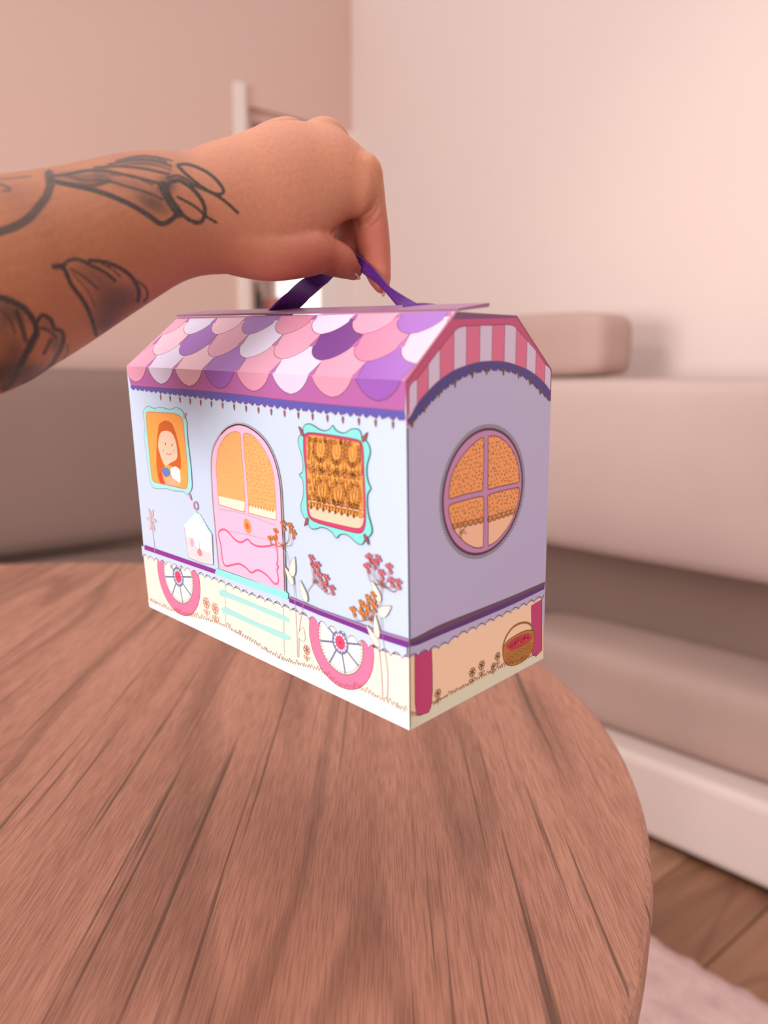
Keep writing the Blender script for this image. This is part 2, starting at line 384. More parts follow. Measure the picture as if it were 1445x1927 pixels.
# magenta band and violet fringe on the upright part
top = [F(763.5, 716.5), F(500, 702.5), F(238, 689.5)]
mb = [F(x, y) for x, y in ((246, 725.5), (400, 737), (540, 753), (620, 761), (700, 768), (761, 773.5))]
band.poly(top + mb, '#B262A4', 1)
fb = [F(x, y) for x, y in ((246, 730), (400, 749), (540, 766), (620, 774), (700, 781), (762, 787))]
fbs = smooth_line(fb, n=60); fr = []
for k, q in enumerate(fbs): fr.append((q[0], q[1] + .0008 - .0019 * abs(math.sin(q[0] * 600)) ** .7 + .0003 * math.sin(q[0] * 1900)))
band.poly(mb + fr[::-1], '#5A56AE', 1); band.stroke(fr, .0003, '#8A4A6A', 2); band.stroke(smooth_line(mb), .0003, '#9A4A50', 2)
for k in range(19):
    x = -.0075 - k * .0105; q = min(fbs, key=lambda a: abs(a[0] - x))
    band.leaf((x, q[1] - .0034), .0016, .0007, -math.pi / 2, '#A8565A', '#7A3A3A', 3, .00022)
band.done()
rbase = Art('roof_panel_print', ROOF)
hh = .0001
rbase.poly([R_(763.5, 716), R_(858, 586.5), R_(335, 598), R_(238, 689)], '#B262A4', 1); rbase.done()
uT0 = ROOF.from_photo(858, 586.5); uE0 = (0, 0)
def clip_poly(poly, inside, inter):
    out = []
    for i in range(len(poly)):
        a, b = poly[i - 1], poly[i]
        ia, ib = inside(a), inside(b)
        if ia != ib: out.append(inter(a, b))
        if ib: out.append(b)
    return out
def half(poly, p, n):   # keep side where (x-p).n >= 0
    d = lambda a: (a[0] - p[0]) * n[0] + (a[1] - p[1]) * n[1]
    def it(a, b):
        t = d(a) / (d(a) - d(b)); return (a[0] + t * (b[0] - a[0]), a[1] + t * (b[1] - a[1]))
    return clip_poly(poly, lambda a: d(a) >= -1e-9, it)
uTL = ROOF.from_photo(335, 598); uEL = ROOF.from_photo(238, 689)
def clip_roof(poly):
    d = (uT0[0], uT0[1]); poly = half(poly, (0, 0), (-d[1], d[0])) if False else half(poly, (0, 0), (-uT0[1], uT0[0]))
    dl = (uTL[0] - uEL[0], uTL[1] - uEL[1]); poly = half(poly, uEL, (dl[1], -dl[0])) if len(poly) > 2 else poly
    poly = half(poly, (0, uT0[1]), (0, -1)) if len(poly) > 2 else poly
    return poly
def lobe(cx, tip, h):
    pts = []
    for k in range(19):
        t = k / 18; x = hw * 1.0 * math.sin(math.pi / 2 * min(1, t * 1.22) ** .60); x = x - .0012 * math.sin(math.pi * t) * (t > .5)
        pts.append((x, tip + h * t))
    return [(cx - x, s_) for x, s_ in pts[::-1]] + [(cx + x, s_) for x, s_ in pts[1:]]
for row in (0, 1, 2):
    x0, tip = rowx[row]
    for k in range(-1, 9):
        cx = x0 - k * per
        if cx < -Lroof - hw * .9 or cx > hw * .9: continue
        colr = rowcol[row][k % len(rowcol[row])] if k >= 0 else (PK if row else '#B262A4')
        if row == 0 and k < 0: continue
        a = Art('roof_scale', ROOF)
        outl = lobe(cx, tip, rsp)
        topw = ridge + .002 if row == 2 else tip + rsp + .010
        pol = outl + [(cx + hw, topw), (cx - hw, topw)]
        pr = half(pol, (0, 0), (0, 1)); pr = clip_roof(pr) if len(pr) > 2 else []
        if len(pr) > 2: a.poly(pr, colr, 2 + row * 2)
        ol = clip_roof(half(outl, (0, 0), (0, 1)))
        ln = [q for q in outl if q[1] > 0 and q[0] * uT0[1] - q[1] * uT0[0] < 0 and q[1] < uT0[1] and (q[0] - uEL[0]) * (uTL[1] - uEL[1]) - (q[1] - uEL[1]) * (uTL[0] - uEL[0]) > 0]
        if len(ln) > 2:
            # split where the outline was cut
            seg_ = [ln[0]]
            for q in ln[1:]:
                if abs(q[0] - seg_[-1][0]) + abs(q[1] - seg_[-1][1]) > .006:
                    a.stroke(seg_, .0003, DRK, 3 + row * 2); seg_ = [q]
                else: seg_.append(q)
            a.stroke(seg_, .0003, DRK, 3 + row * 2)
        if row == 0:
            # lower tip folds over onto the upright front: same outline continued on the front face
            low = half(outl, (0, 0), (0, -1))
            if len(low) > 2:
                toF = lambda q: (ROOF.p((q[0], 0))[0], ROOF.p((q[0], 0))[2] + q[1])
                lf = [toF(q) for q in low]
                lf = half(half(lf, F(763.5, 716), (-1, 0)), F(238, 689), (1, 0))
                if len(lf) > 2:
                    n0 = len(a.v); fsave = a.f; a.f = FRONT; a.poly(lf, colr, 3)
                    st_ = [q for q in [toF(z_) for z_ in outl if z_[1] < 0.0004] if q[0] > -.2335 and q[0] < 0]
                    if len(st_) > 2: a.stroke(st_, .0003, DRK, 4)
                    a.f = fsave
        if a.v: a.done()
# --- front: ground and skirt
g = Art('painted_ground', FRONT)
sk = smooth_line(fpx([(270, 1046), (395, 1087), (470, 1118), (540, 1143), (600, 1171), (660, 1200), (720, 1225), (769.5, 1238)]), n=40)
fX0 = FRONT.from_photo(771, 1375); 
g.poly(sk[::-1][::-1] + [F(770.5, 1373), F(281, 1141)], '#F8E9DB', 1)
gr = smooth_line(fpx([(279, 1129), (330, 1152), (411, 1174), (470, 1206), (530, 1241), (600, 1262), (640, 1290), (680, 1299), (770, 1343)]), n=20)
g.poly(gr + [F(770.5, 1374.3), F(281, 1141.5)], '#FBF7EF', 2)
tuft = []
i = 0; rr = random.Random(3)
x = -.228
gl = sorted(gr)
gz = lambda x: float(np.interp(x, [q[0] for q in gl], [q[1] for q in gl]))
while x < -.001:
    wv = rr.uniform(.0012, .0028); hv = rr.uniform(.0012, .0036)
    for k in range(7):
        t = k / 7; tuft.append((x + wv * t, gz(x + wv * t) - .0004 + hv * math.sin(math.pi * t)))
    x += wv
tuft = [q for q in tuft]
g.stroke(tuft, .00033, BRN, 5)
g.done()
# wheels
def wheel(c, ro):
    a = Art('painted_wheel', FRONT); PKW = '#EE7BA3'
    def ringpoly(r0, r1, col, lay, seg=48):
        for k in range(seg):
            t0, t1 = 2 * math.pi * k / seg, 2 * math.pi * (k + 1) / seg
            a.poly([(c[0] + r0 * math.cos(t0), c[1] + r0 * math.sin(t0)), (c[0] + r1 * math.cos(t0), c[1] + r1 * math.sin(t0)),
                    (c[0] + r1 * math.cos(t1), c[1] + r1 * math.sin(t1)), (c[0] + r0 * math.cos(t1), c[1] + r0 * math.sin(t1))], col, lay)
    a.clip = (F(660, 1171), (F(770, 1208)[1] - F(544, 1124)[1], -1.0 * (F(770, 1208)[0] - F(544, 1124)[0]))) if c[0] > -.1 else (F(340, 1052), (F(405, 1074)[1] - F(272, 1029)[1], -1.0 * (F(405, 1074)[0] - F(272, 1029)[0])))
    a.ell(c, ro * .70, ro * .70, '#FBF3EA', 3, 0, 40)
    ringpoly(ro * .68, ro, PKW, 3.5)
    for rr_, cc_ in ((ro, '#8A3A3A'), (ro * .69, '#6a5a5a')):
        a.stroke([(c[0] + rr_ * math.cos(t), c[1] + rr_ * math.sin(t)) for t in [math.radians(155 + 230 * k / 50) for k in range(51)]], .0004, cc_, 4)
    for k in range(8):
        t = math.radians(12 + 45 * k)
        sp_l = .42 if 35 < (12 + 45 * k) % 360 < 150 else .66
        a.stroke([(c[0] + ro * .15 * math.cos(t), c[1] + ro * .15 * math.sin(t)), (c[0] + ro * sp_l * math.cos(t), c[1] + ro * sp_l * math.sin(t))], .0011, '#717B9C', 4.2)
    for k in range(56):
        t = 2 * math.pi * k / 56
        if 25 < math.degrees(t) < 160: continue
        a.ring((c[0] + ro * .655 * math.cos(t), c[1] + ro * .655 * math.sin(t)), .0008, .0008, .00022, '#7d7468', 4.6, 0, 8)
    a.ell(c, ro * .25, ro * .25, '#6C83B5', 5, 0, 24); a.ring(c, ro * .25, ro * .25, .0003, '#4a4a6a', 5.3, 0, 24)
    a.ell(c, ro * .16, ro * .16, '#E9486F', 5.4, 0, 20)
    for k in range(14):
        t = 2 * math.pi * k / 14; a.ell((c[0] + ro * .175 * math.cos(t), c[1] + ro * .175 * math.sin(t)), .0007, .0007, '#F8E4E8', 5.8, 0, 8)
    a.ell(c, .0007, .0007, '#B01E4C', 6, 0, 8)
    return a
wheel((-.0446, .0288), .0232).done(); wheel((-.1913, .0300), .0240).done()
# skirt above wheels
s_ = Art('painted_skirt', FRONT)
st_top = fpx([(270, 1026), (405, 1072), (545, 1125), (660, 1167), (770, 1204)])
sc = []
x0 = sk[0][0]; skx = sorted(sk); sz = lambda x: float(np.interp(x, [q[0] for q in skx], [q[1] for q in skx]))
x = -.2335; ww_ = .0072
while x < -.0006:
    for k in range(8):
        t = k / 8; xx = min(x + ww_ * t, -.0003); sc.append((xx, sz(xx) - .0012 + .0026 * math.sin(math.pi * t) ** .8))
    x += ww_
stx = sorted(st_top); tz_ = lambda x: float(np.interp(x, [q[0] for q in stx], [q[1] for q in stx])) - .0008
for qa, qb in zip(sc, sc[1:]):
    if qb[0] - qa[0] > 1e-6: s_.poly([qa, qb, (qb[0], tz_(qb[0])), (qa[0], tz_(qa[0]))], '#C9D9F0', 7)
s_.stroke(sc, .00035, '#7A4A3A', 8)
pt = fpx([(272, 1025), (405, 1072)]); pb_ = fpx([(272, 1034), (405, 1080)])
s_.poly(pt + pb_[::-1], '#8C2F92', 8.5)
m0 = [(544, 1122), (600, 1146), (660, 1167), (705, 1184), (769, 1203)]
m1 = [(544, 1126), (600, 1149), (660, 1172), (705, 1189), (769, 1209)]
m2 = [(544, 1133), (600, 1157), (660, 1180), (705, 1199), (769, 1220)]
s_.poly(fpx(m0 + m1[::-1]), '#A878A8', 8.5); s_.poly(fpx(m1 + m2[::-1]), '#772B93', 8.5); s_.stroke(fpx(m1), .0003, '#4A2050', 9)
s_.done()
# door
a = Art('painted_door', FRONT)
do = [(185, 1640), (150, 1250), (120, 900), (105, 600), (110, 450), (130, 350), (180, 250), (250, 165), (330, 120), (400, 108), (480, 128), (560, 175), (640, 245), (710, 340), (770, 470), (812, 620), (838, 800), (852, 1100), (868, 1400), (885, 1890)]
dl = smooth_line(d2(do), n=5)
a.stroke(dl, .0022, '#B7AFA8', 9.5); a.poly(dl, '#EDBFDC', 10); a.stroke(dl[len(dl) // 3:], .0008, '#4A2440', 10.5); a.stroke(dl[:len(dl) // 3 + 1], .0006, '#9a6a98', 10.5)
lp = [(160, 480), (170, 400), (200, 320), (250, 240), (310, 195), (360, 182), (400, 195), (412, 230), (430, 450), (450, 700), (462, 950), (455, 1020), (440, 1035), (200, 965), (185, 940), (175, 850), (155, 600)]
rp = [(445, 215), (460, 203), (500, 205), (560, 240), (620, 310), (680, 400), (730, 510), (765, 640), (780, 800), (792, 1000), (792, 1110), (770, 1120), (520, 1055), (500, 1040), (495, 900), (470, 600), (445, 300)]
L_ = smooth_line(d2(lp), True, 4); Rr = smooth_line(d2(rp), True, 4)
for pl in (L_, Rr):
    a.poly(pl, '#FFE9D2', 11); a.stroke(pl, .00045, '#D08A6A', 12.5, True)
def above(poly, p, q):   # keep part of poly above the line p-q
    n = (-(q[1] - p[1]), q[0] - p[0]); n = n if n[1] > 0 else (-n[0], -n[1]); return half(poly, p, n)
p_, q_ = d2([(180, 868), (460, 930)]); cl = above(L_, p_, q_); a.poly(cl, '#FBB06E', 12)
p_, q_ = d2([(500, 955), (790, 1025)]); cr_ = above(Rr, p_, q_); a.poly(cr_, '#FBB06E', 12)
def inpoly(p, poly):
    c = False; j = len(poly) - 1
    for i in range(len(poly)):
        if (poly[i][1] > p[1]) != (poly[j][1] > p[1]) and p[0] < (poly[j][0] - poly[i][0]) * (p[1] - poly[i][1]) / (poly[j][1] - poly[i][1]) + poly[i][0]: c = not c
        j = i
    return c
def dots(a, poly, step, r, col, lay, rnd, inset=.0):
    xs = [q[0] for q in poly]; ys = [q[1] for q in poly]; y = min(ys); row = 0
    while y < max(ys):
        x = min(xs) + (row % 2) * step / 2
        while x < max(xs):
            p = (x + rnd.uniform(-.28, .28) * step, y + rnd.uniform(-.28, .28) * step)
            if all(inpoly((p[0] + dx, p[1] + dy), poly) for dx, dy in ((r * 1.5, 0), (-r * 1.5, 0), (0, r * 1.5), (0, -r * 1.5))):
                a.ell(p, r * rnd.uniform(.7, 1.1), r * rnd.uniform(.9, 1.4), col, lay, rnd.uniform(-.4, .4), 7)
            x += step
        y += step * .87; row += 1
rn = random.Random(5)
dots(a, cl, .0026, .00035, '#EC9A4E', 12.4, rn); dots(a, cr_, .0024, .0004, '#E07A30', 12.4, rn)
for k in range(9):
    q = d2([(510 + 31 * k, 962 + 7.6 * k)])[0]; a.ell(q, .0010, .0010, '#F59A50', 12.3, 0, 10)
a.stroke(smooth_line(d2([(180, 1010), (420, 1050), (790, 1180)])), .0005, '#C8A8BE', 11); a.stroke(smooth_line(d2([(190, 1225), (440, 1270), (720, 1340)])), .0005, '#C8A8BE', 11)
a.ell(d2([(487, 1190)])[0], .0042, .0033, '#D9A070', 12, -1.2, 20); a.ell(d2([(487, 1190)])[0], .0034, .0026, '#E99A5A', 12.5, -1.2, 20); a.ell(d2([(485, 1190)])[0], .0018, .0015, '#F06A28', 13, -1.2, 14)
pn = smooth_line(d2([(180, 1280), (195, 1240), (240, 1225), (290, 1260), (350, 1330), (420, 1363), (487, 1330), (530, 1372), (600, 1405), (700, 1405), (778, 1390), (802, 1440), (810, 1550), (800, 1600), (820, 1622), (803, 1660), (818, 1750), (808, 1800), (770, 1798), (690, 1710), (600, 1658), (530, 1685), (470, 1632), (400, 1592), (330, 1602), (270, 1615), (235, 1590), (215, 1500), (205, 1400)]), True, 5)
a.poly(pn, '#EFC2E0', 11); a.stroke(pn, .0011, '#E0648A', 12, True)
a.done()
# steps
a = Art('painted_steps', FRONT)
for k, pq in enumerate([[(180, 190), (600, 335), (1035, 478), (1068, 510), (1062, 588), (600, 420), (175, 268)], [(205, 470), (260, 455), (340, 500), (700, 650), (1010, 775), (1080, 815), (1075, 860), (1000, 835), (600, 665), (330, 560), (230, 535)], [(235, 690), (285, 665), (370, 715), (700, 870), (1010, 990), (1095, 1050), (1090, 1085), (1000, 1068), (600, 880), (350, 770), (260, 745)]]):
    a.poly(d4(pq), '#93EAE4' if k == 0 else '#A5E2DD', 13)
a.stroke(d4([(1005, 590), (1020, 1265)]), .0006, '#BFCBC8', 12); a.stroke(d4([(285, 300), (295, 900)]), .0006, '#D5DCD8', 12)
a.done()
# fancy window
a = Art('painted_window', FRONT)
wo = [(240, 630), (275, 600), (280, 520), (265, 420), (235, 320), (232, 250), (258, 207), (283, 195), (280, 150), (300, 110), (340, 97), (390, 115), (450, 155), (510, 170), (560, 150), (588, 115), (615, 155), (665, 187), (725, 190), (780, 155), (840, 150), (880, 180), (900, 262), (940, 275), (975, 340), (980, 410), (950, 520), (945, 620), (965, 720), (988, 775), (955, 830), (950, 930), (960, 1040), (985, 1130), (1000, 1210), (985, 1260), (955, 1282), (925, 1272), (925, 1310), (900, 1355), (870, 1358), (820, 1325), (760, 1270), (700, 1250), (655, 1265), (628, 1293), (590, 1240), (530, 1195), (470, 1180), (420, 1195), (380, 1198), (345, 1170), (330, 1120), (295, 1080), (265, 1020), (257, 950), (280, 860), (285, 760), (270, 670)]
wl = smooth_line(c8(wo), True, 3); a.poly(wl, '#84E0DA', 8); a.stroke(wl, .0004, '#2F4A50', 8.5, True)
wi = smooth_line(c8([(285, 250), (300, 210), (350, 190), (500, 205), (700, 235), (850, 265), (895, 300), (912, 380), (920, 600), (930, 800), (937, 1000), (935, 1130), (915, 1210), (880, 1238), (800, 1230), (600, 1180), (430, 1130), (360, 1090), (330, 1030), (318, 850), (308, 600), (288, 400)]), True, 4)
a.poly(wi, '#D63A72', 9); a.stroke(wi, .0004, '#6A2038', 9.5, True)
wc = smooth_line(c8([(315, 270), (335, 225), (380, 215), (600, 250), (840, 290), (880, 330), (895, 450), (905, 700), (915, 1000), (915, 1110), (895, 1170), (860, 1190), (780, 1180), (600, 1140), (440, 1100), (370, 1070), (345, 1010), (335, 850), (320, 500)]), True, 4)
a.poly(wc, '#FFCDAE', 10); a.stroke(wc, .0003, '#6A2038', 10.5, True)
pq = c8([(330, 885), (915, 1005)]); cur = above(wc, *pq); a.poly(cur, '#F3A04C', 11)
BR2 = '#623408'
a.stroke(pq, .0004, BR2, 12)
fz = lambda x: 885 + (x - 330) * .205
for k in range(9):
    x = 365 + k * 64; y = fz(x) + 3
    c_ = c8([(x, y)])[0]
    arc = [(c_[0] + .0027 * math.cos(t), c_[1] - .0006 - .0029 * abs(math.sin(t))) for t in [math.pi + math.pi * j / 10 for j in range(11)]]
    a.poly(arc, '#F3A04C', 11); a.stroke(arc, .0004, BR2, 12); a.ring((c_[0], c_[1] - .0012), .0009, .0009, .0003, BR2, 12)
    if k < 8:
        t_ = c8([(x + 0, y + 36)])[0]
        for dx in (-.0009, -.0004, .0001, .0007): a.stroke([(t_[0] + .0002, t_[1]), (t_[0] + dx, t_[1] - .0028)], .0003, '#5E3A12', 12)
        a.stroke([(t_[0] + .0002, t_[1] + .0008), (t_[0] + .0002, t_[1] - .001)], .0006, '#5E3A12', 12)
def rings(pts, r=.0012):
    for x, y in pts:
        q = c8([(x, y)])[0]
        if inpoly(q, cur) and inpoly((q[0] + r, q[1]), wc) and inpoly((q[0] - r, q[1]), wc) and inpoly((q[0], q[1] + r), wc):
            a.ring(q, r, r, .00042, BR2, 12, 0, 9); a.ring(q, r * .35, r * .35, .0003, BR2, 12, 0, 6)
def tear(x, y, h, w_, up=True):
    q = c8([(x, y)])[0]; uv = []
    for k in range(18):
        t = 2 * math.pi * k / 18; yy = math.cos(t); xx = math.sin(t) * (.5 + .5 * (-yy if up else yy)) * 1.3
        uv.append((q[0] + xx * w_, q[1] + yy * h))
    if all(inpoly(p, wc) for p in uv): a.stroke(uv, .00045, BR2, 12, True); a.ring((q[0], q[1] + (-h * .55 if up else h * .5)), .0006, .0007, .0003, BR2, 12, 0, 7)
for j, x in enumerate((465, 632, 800)):
    y = 335 + (x - 465) * .15
    tear(x, y, .0050, .0021)
    a.ring(c8([(x, y + 10)])[0], .0014, .0030, .0003, BR2, 12)
    for s in (-1, 1):
        rings([(x + s * 62 * math.sin(t), y + 20 + 130 * math.cos(t)) for t in [.25, .6, .95, 1.3, 1.65, 2.0, 2.35]], .0011)
    tear(x + 2, y + 178, .0034, .0015)
    y2 = 800 + (x - 465) * .15
    tear(x + 15, y2, .0052, .0019, False)
    a.ring(c8([(x + 15, y2 + 15)])[0], .0011, .0028, .0003, BR2, 12)
    for s in (-1, 1):
        rings([(x + 15 + s * 62 * math.sin(t), y2 - 10 + 130 * math.cos(t)) for t in [.4, .75, 1.1, 1.45, 1.8, 2.2, 2.6]], .0011)
    tear(x + 3, y2 - 150, .0036, .0017, False)
for x in (385, 545, 715, 880):
    y = 460 + (x - 385) * .17
    tear(x, y, .0040, .0014); a.stroke(c8([(x, y - 70), (x - 4, 245 + (x - 385) * .1)]), .0003, BR2, 12); a.stroke(c8([(x + 10, y - 60), (x + 4, 240 + (x - 385) * .1)]), .0003, BR2, 12)
    tear(x + 12, y + 240, .0046, .0014, False); a.stroke(c8([(x + 15, y + 320), (x + 18, y + 430)]), .0003, BR2, 12)
for k in range(12):
    x = 340 + k * 50; yb = 545 + (x - 340) * .14
    rings([(x, yb + (k % 2) * 14), (x + 22, yb + 42)], .0012)
rings([(340, 300), (350, 350), (345, 250), (345, 400), (340, 450), (345, 700), (360, 770), (380, 830), (350, 860)], .001)
for k in range(11): rings([(360 + 52 * k, 262 + 5 * k)], .001)
for k in range(12): rings([(350 + 50 * k, 858 + 10.5 * k)], .0011)
for x, y, r in ((262, 175, 2.3), (928, 235, .9), (316, 1125, -2.2), (945, 1308, -1.0)): a.leaf(c8([(x, y)])[0], .0028, .0012, r, '#9A5560', '#5A2E30', 12)
a.done(label='window print with turquoise scrolled frame')
# left window with the girl
a = Art('painted_window', FRONT)
gw = [(330, 430), (345, 405), (380, 400), (560, 410), (700, 420), (790, 460), (825, 520), (850, 750), (880, 1050), (895, 1300), (885, 1400), (850, 1440), (700, 1410), (520, 1370), (430, 1340), (400, 1250), (370, 950), (340, 650)]
halo = [(285, 440), (300, 360), (360, 320), (430, 350), (530, 335), (640, 365), (740, 340), (820, 390), (845, 450), (880, 540), (885, 700), (905, 900), (930, 1100), (945, 1300), (945, 1440), (890, 1520), (830, 1480), (700, 1470), (600, 1440), (480, 1440), (400, 1400), (360, 1200), (330, 950), (300, 750), (310, 600)]
hl = smooth_line(d1(halo), True, 4); a.poly(hl, '#A9E6E4', 8); a.stroke(hl, .0003, '#5a8a8a', 8.5, True)
gl_ = smooth_line(d1(gw), True, 4); a.poly(gl_, '#FBA850', 9); a.stroke(gl_, .0005, '#D07A70', 12, True)
a.poly(smooth_line(d1([(490, 640), (510, 560), (590, 515), (670, 550), (720, 650), (760, 800), (790, 950), (800, 1100), (780, 1180), (600, 1120), (540, 1260), (590, 1370), (510, 1350), (470, 1150), (470, 850)]), True, 4), '#D4641F', 10)
a.poly(smooth_line(d1([(520, 690), (600, 655), (680, 690), (730, 800), (750, 940), (740, 1040), (660, 1090), (600, 1130), (560, 1090), (520, 980), (490, 850)]), True, 4), '#F9CDB0', 10.5)
a.poly(smooth_line(d1([(545, 1180), (590, 1150), (640, 1180), (660, 1230), (620, 1280), (565, 1260)]), True, 4), '#5D83C4', 11.5)
a.poly(smooth_line(d1([(660, 1180), (720, 1140), (780, 1180), (795, 1280), (790, 1360), (740, 1330), (680, 1280)]), True, 4), '#FBF2EE', 11.5)
a.poly(smooth_line(d1([(600, 1370), (590, 1300), (680, 1290), (760, 1340), (790, 1400), (700, 1400)]), True, 4), '#E8B08C', 11)
a.poly(d1([(500, 1240), (530, 1210), (560, 1300), (575, 1370), (520, 1360)]), '#D84A30', 11)
for x, y in ((590, 830), (680, 850)): a.ell(d1([(x, y)])[0], .0006, .0007, '#6a4030', 11, 0, 10)
a.stroke(smooth_line(d1([(600, 960), (640, 980), (675, 965)])), .0005, '#C05050', 11)
a.ell(d1([(560, 920)])[0], .001, .001, '#F5B09C', 11); a.ell(d1([(705, 930)])[0], .001, .001, '#F5B09C', 11)
for x, y, r in ((855, 445, .8), (930, 1560, -1), ): a.leaf(d1([(x, y)])[0], .002, .001, r, '#C8A0A8', '#A07880', 12)
a.done(label='window print of a red haired girl holding a blue cup')
# lantern
a = Art('painted_lantern', FRONT)
a.poly(d3([(930, 310), (990, 350), (1140, 610), (1165, 960), (1160, 1030), (1000, 1010), (830, 930), (775, 560), (760, 500)]), '#F6FBFA', 9)
a.stroke(d3([(760, 500), (930, 310), (1145, 620)]), .0012, '#BFE4E4', 9.5)
a.stroke(d3([(775, 520), (835, 930), (1005, 1005), (1165, 1030), (1145, 620)]), .0009, '#C4A8C4', 9.5)
a.poly(d3([(805, 650), (900, 660), (930, 780), (1000, 820), (1140, 880), (1150, 1000), (1000, 990), (845, 915)]), '#EAD8DC', 9.8)
a.ell(d3([(985, 865)])[0], .0026, .0022, '#E58C98', 10.5); a.ell(d3([(880, 730)])[0], .002, .0026, '#DDB0BA', 10.5)
a.stroke(d3([(985, 840), (975, 700)]), .0005, '#9aa898', 10.5)
a.ring(d3([(930, 230)])[0], .0022, .0022, .0011, '#B98FA0', 10, 0, 16)
a.done()
# flowers
def flower(a, q, r, col, line, lay=15, rot=0, n=4):
    for k in range(n):
        t = rot + [.5, 1.35, 2.3, -1.2][k % 4]
        a.leaf((q[0] + r * .62 * math.cos(t), q[1] + r * .62 * math.sin(t)), r * .62, r * .36, t + math.pi, col, line, lay, .00025)
def plant(crp, center, stem, fl, leaves, col, line, thick=.0004, stemc='#A07A80', low='#B5703C', r=.0022):
    a = Art('painted_flower', FRONT); c0 = crp([center])[0]
    S_ = smooth_line(crp(stem), n=6); a.stroke(S_, thick, stemc, 14)
    for i, q in enumerate(fl):
        q1 = crp([q])[0]; mid = ((c0[0] + q1[0]) / 2 + (.25 * (q1[0] - c0[0])), (c0[1] + q1[1]) / 2 - abs(q1[0] - c0[0]) * .28)
        a.stroke(smooth_line([c0, mid, q1], n=6), .0004, line if i % 2 else stemc, 14.5)
        flower(a, q1, r, col, line, 15, rn.uniform(-.5, .5))
    for k in range(9):
        t = 2 * math.pi * k / 9 + .2; a.stroke([c0, (c0[0] + .0022 * math.cos(t), c0[1] + .0018 * math.sin(t))], .00035, '#A05A2C', 15.5)
    for x, y, rl, rw, rt_ in leaves: a.leaf(crp([(x, y)])[0], rl, rw, rt_, '#F7EEDD', '#A8895A', 15)
    a.done()
PKF, PKL, ORF, ORL = '#D9707E', '#8E3A3A', '#E68A34', '#9A5216'
plant(d5, (935, 425), [(935, 425), (915, 600), (925, 800), (945, 950), (965, 1080), (992, 1300), (985, 1560)], [(805, 165), (885, 178), (845, 218), (783, 258), (1000, 262), (925, 322), (1022, 400), (1088, 415)], [(872, 480, .0052, .0022, 2.1), (962, 672, .0048, .0028, .65)], PKF, PKL)
plant(d5, (822, 760), [(822, 760), (862, 850), (888, 950), (908, 1050), (930, 1300), (942, 1540)], [(645, 682), (722, 620), (788, 568), (850, 537), (850, 642), (780, 670), (735, 715)], [(876, 828, .0055, .0022, 1.7), (842, 920, .0058, .0022, 2.35)], ORF, ORL)
plant(d5, (272, 385), [(272, 385), (200, 490), (165, 600), (150, 700), (125, 850), (118, 1130)], [(235, 172), (258, 255), (298, 240), (318, 342), (380, 365), (365, 440), (438, 472)], [(160, 480, .0058, .0024, 2.0), (152, 900, .0040, .0030, 1.3)], PKF, PKL, stemc='#A88A90')
plant(d2, (868, 1400), [(868, 1400), (930, 1590), (975, 1760), (990, 1927)], [(870, 1188), (935, 1207), (970, 1277), (790, 1262), (732, 1342), (782, 1340)], [(972, 1620, .0056, .0028, 1.3), (930, 1720, .0052, .0022, 2.2)], '#DB8040', ORL, stemc='#A8A0B0')
a = Art('painted_flower', FRONT); a.stroke(smooth_line(d5([(64, 330), (76, 500), (88, 680), (100, 900), (105, 1130)])), .0004, '#B8A0A8', 14); a.done(); a = Art('painted_flower', FRONT)
c_ = d3([(330, 420)])[0]
for k in range(6): a.leaf((c_[0] + .003 * math.cos(k * 1.05), c_[1] + .005 * math.sin(k * 1.05)), .0028, .0014, k * 1.05, '#D8BCC0', '#C0A0A8', 14)
a.stroke([c_, (c_[0] + .001, c_[1] - .02)], .0006, '#C8B0B8', 14); a.done()
def daisy(a, q, s, col, lay=15):
    for k in range(6): a.ring((q[0] + s * .6 * math.cos(k * 1.05), q[1] + s * .6 * math.sin(k * 1.05)), s * .38, s * .38, s * .2, col, lay, 0, 8)
    a.ell(q, s * .25, s * .25, col, lay, 0, 8); a.stroke([(q[0], q[1] - s * .6), (q[0], q[1] - s * 2.6)], s * .16, col, lay)
    for sg in (-1, 1): a.ring((q[0] + sg * s * .5, q[1] - s * 1.7), s * .5, s * .25, s * .15, col, lay, sg * .5, 8)
a = Art('painted_flower', FRONT)
a.done() if a.v else None
for q_, sz_, cl_ in ((d5([(195, 1055)])[0], .0026, '#C08468'), (d4([(55, 620)])[0], .0034, '#DFA58C'), (d4([(165, 690)])[0], .0034, '#DFA58C')):
    a = Art('painted_flower', FRONT); daisy(a, q_, sz_, cl_); a.done()
# --- end face
a = Art('painted_awning', END)
gb = c5([(104, 700), (135, 660), (190, 590), (290, 460), (400, 320), (480, 225), (528, 165), (560, 150), (1050, 160), (1060, 165), (1120, 265), (1160, 320), (1260, 440), (1346, 605)])
gb = [E_(763.5, 716), E_(858, 586.5), E_(972, 594), E_(1038, 695)]
arch_t = smooth_line(c5([(112, 1045), (150, 1000), (205, 900), (300, 790), (400, 695), (515, 620), (620, 578), (730, 548), (840, 540), (940, 545), (1035, 570), (1130, 608), (1210, 660), (1290, 735), (1336, 800)]), n=5)
arch_b = c5([(138, 1070), (160, 1055), (200, 1010), (300, 900), (400, 800), (500, 720), (600, 662), (700, 627), (830, 605), (940, 610), (1040, 635), (1130, 680), (1210, 750), (1280, 820), (1330, 872)])
a.poly([E_(764.5, 806), *gb, E_(1036.5, 756)] + arch_b[::-1], '#C94F7C', 1)
a.poly(c5([(104, 700), (528, 140)]) [:0] + [E_(858, 586.5), E_(972, 594), E_(974.5, 598), E_(853, 601)], '#7E4A75', 2)
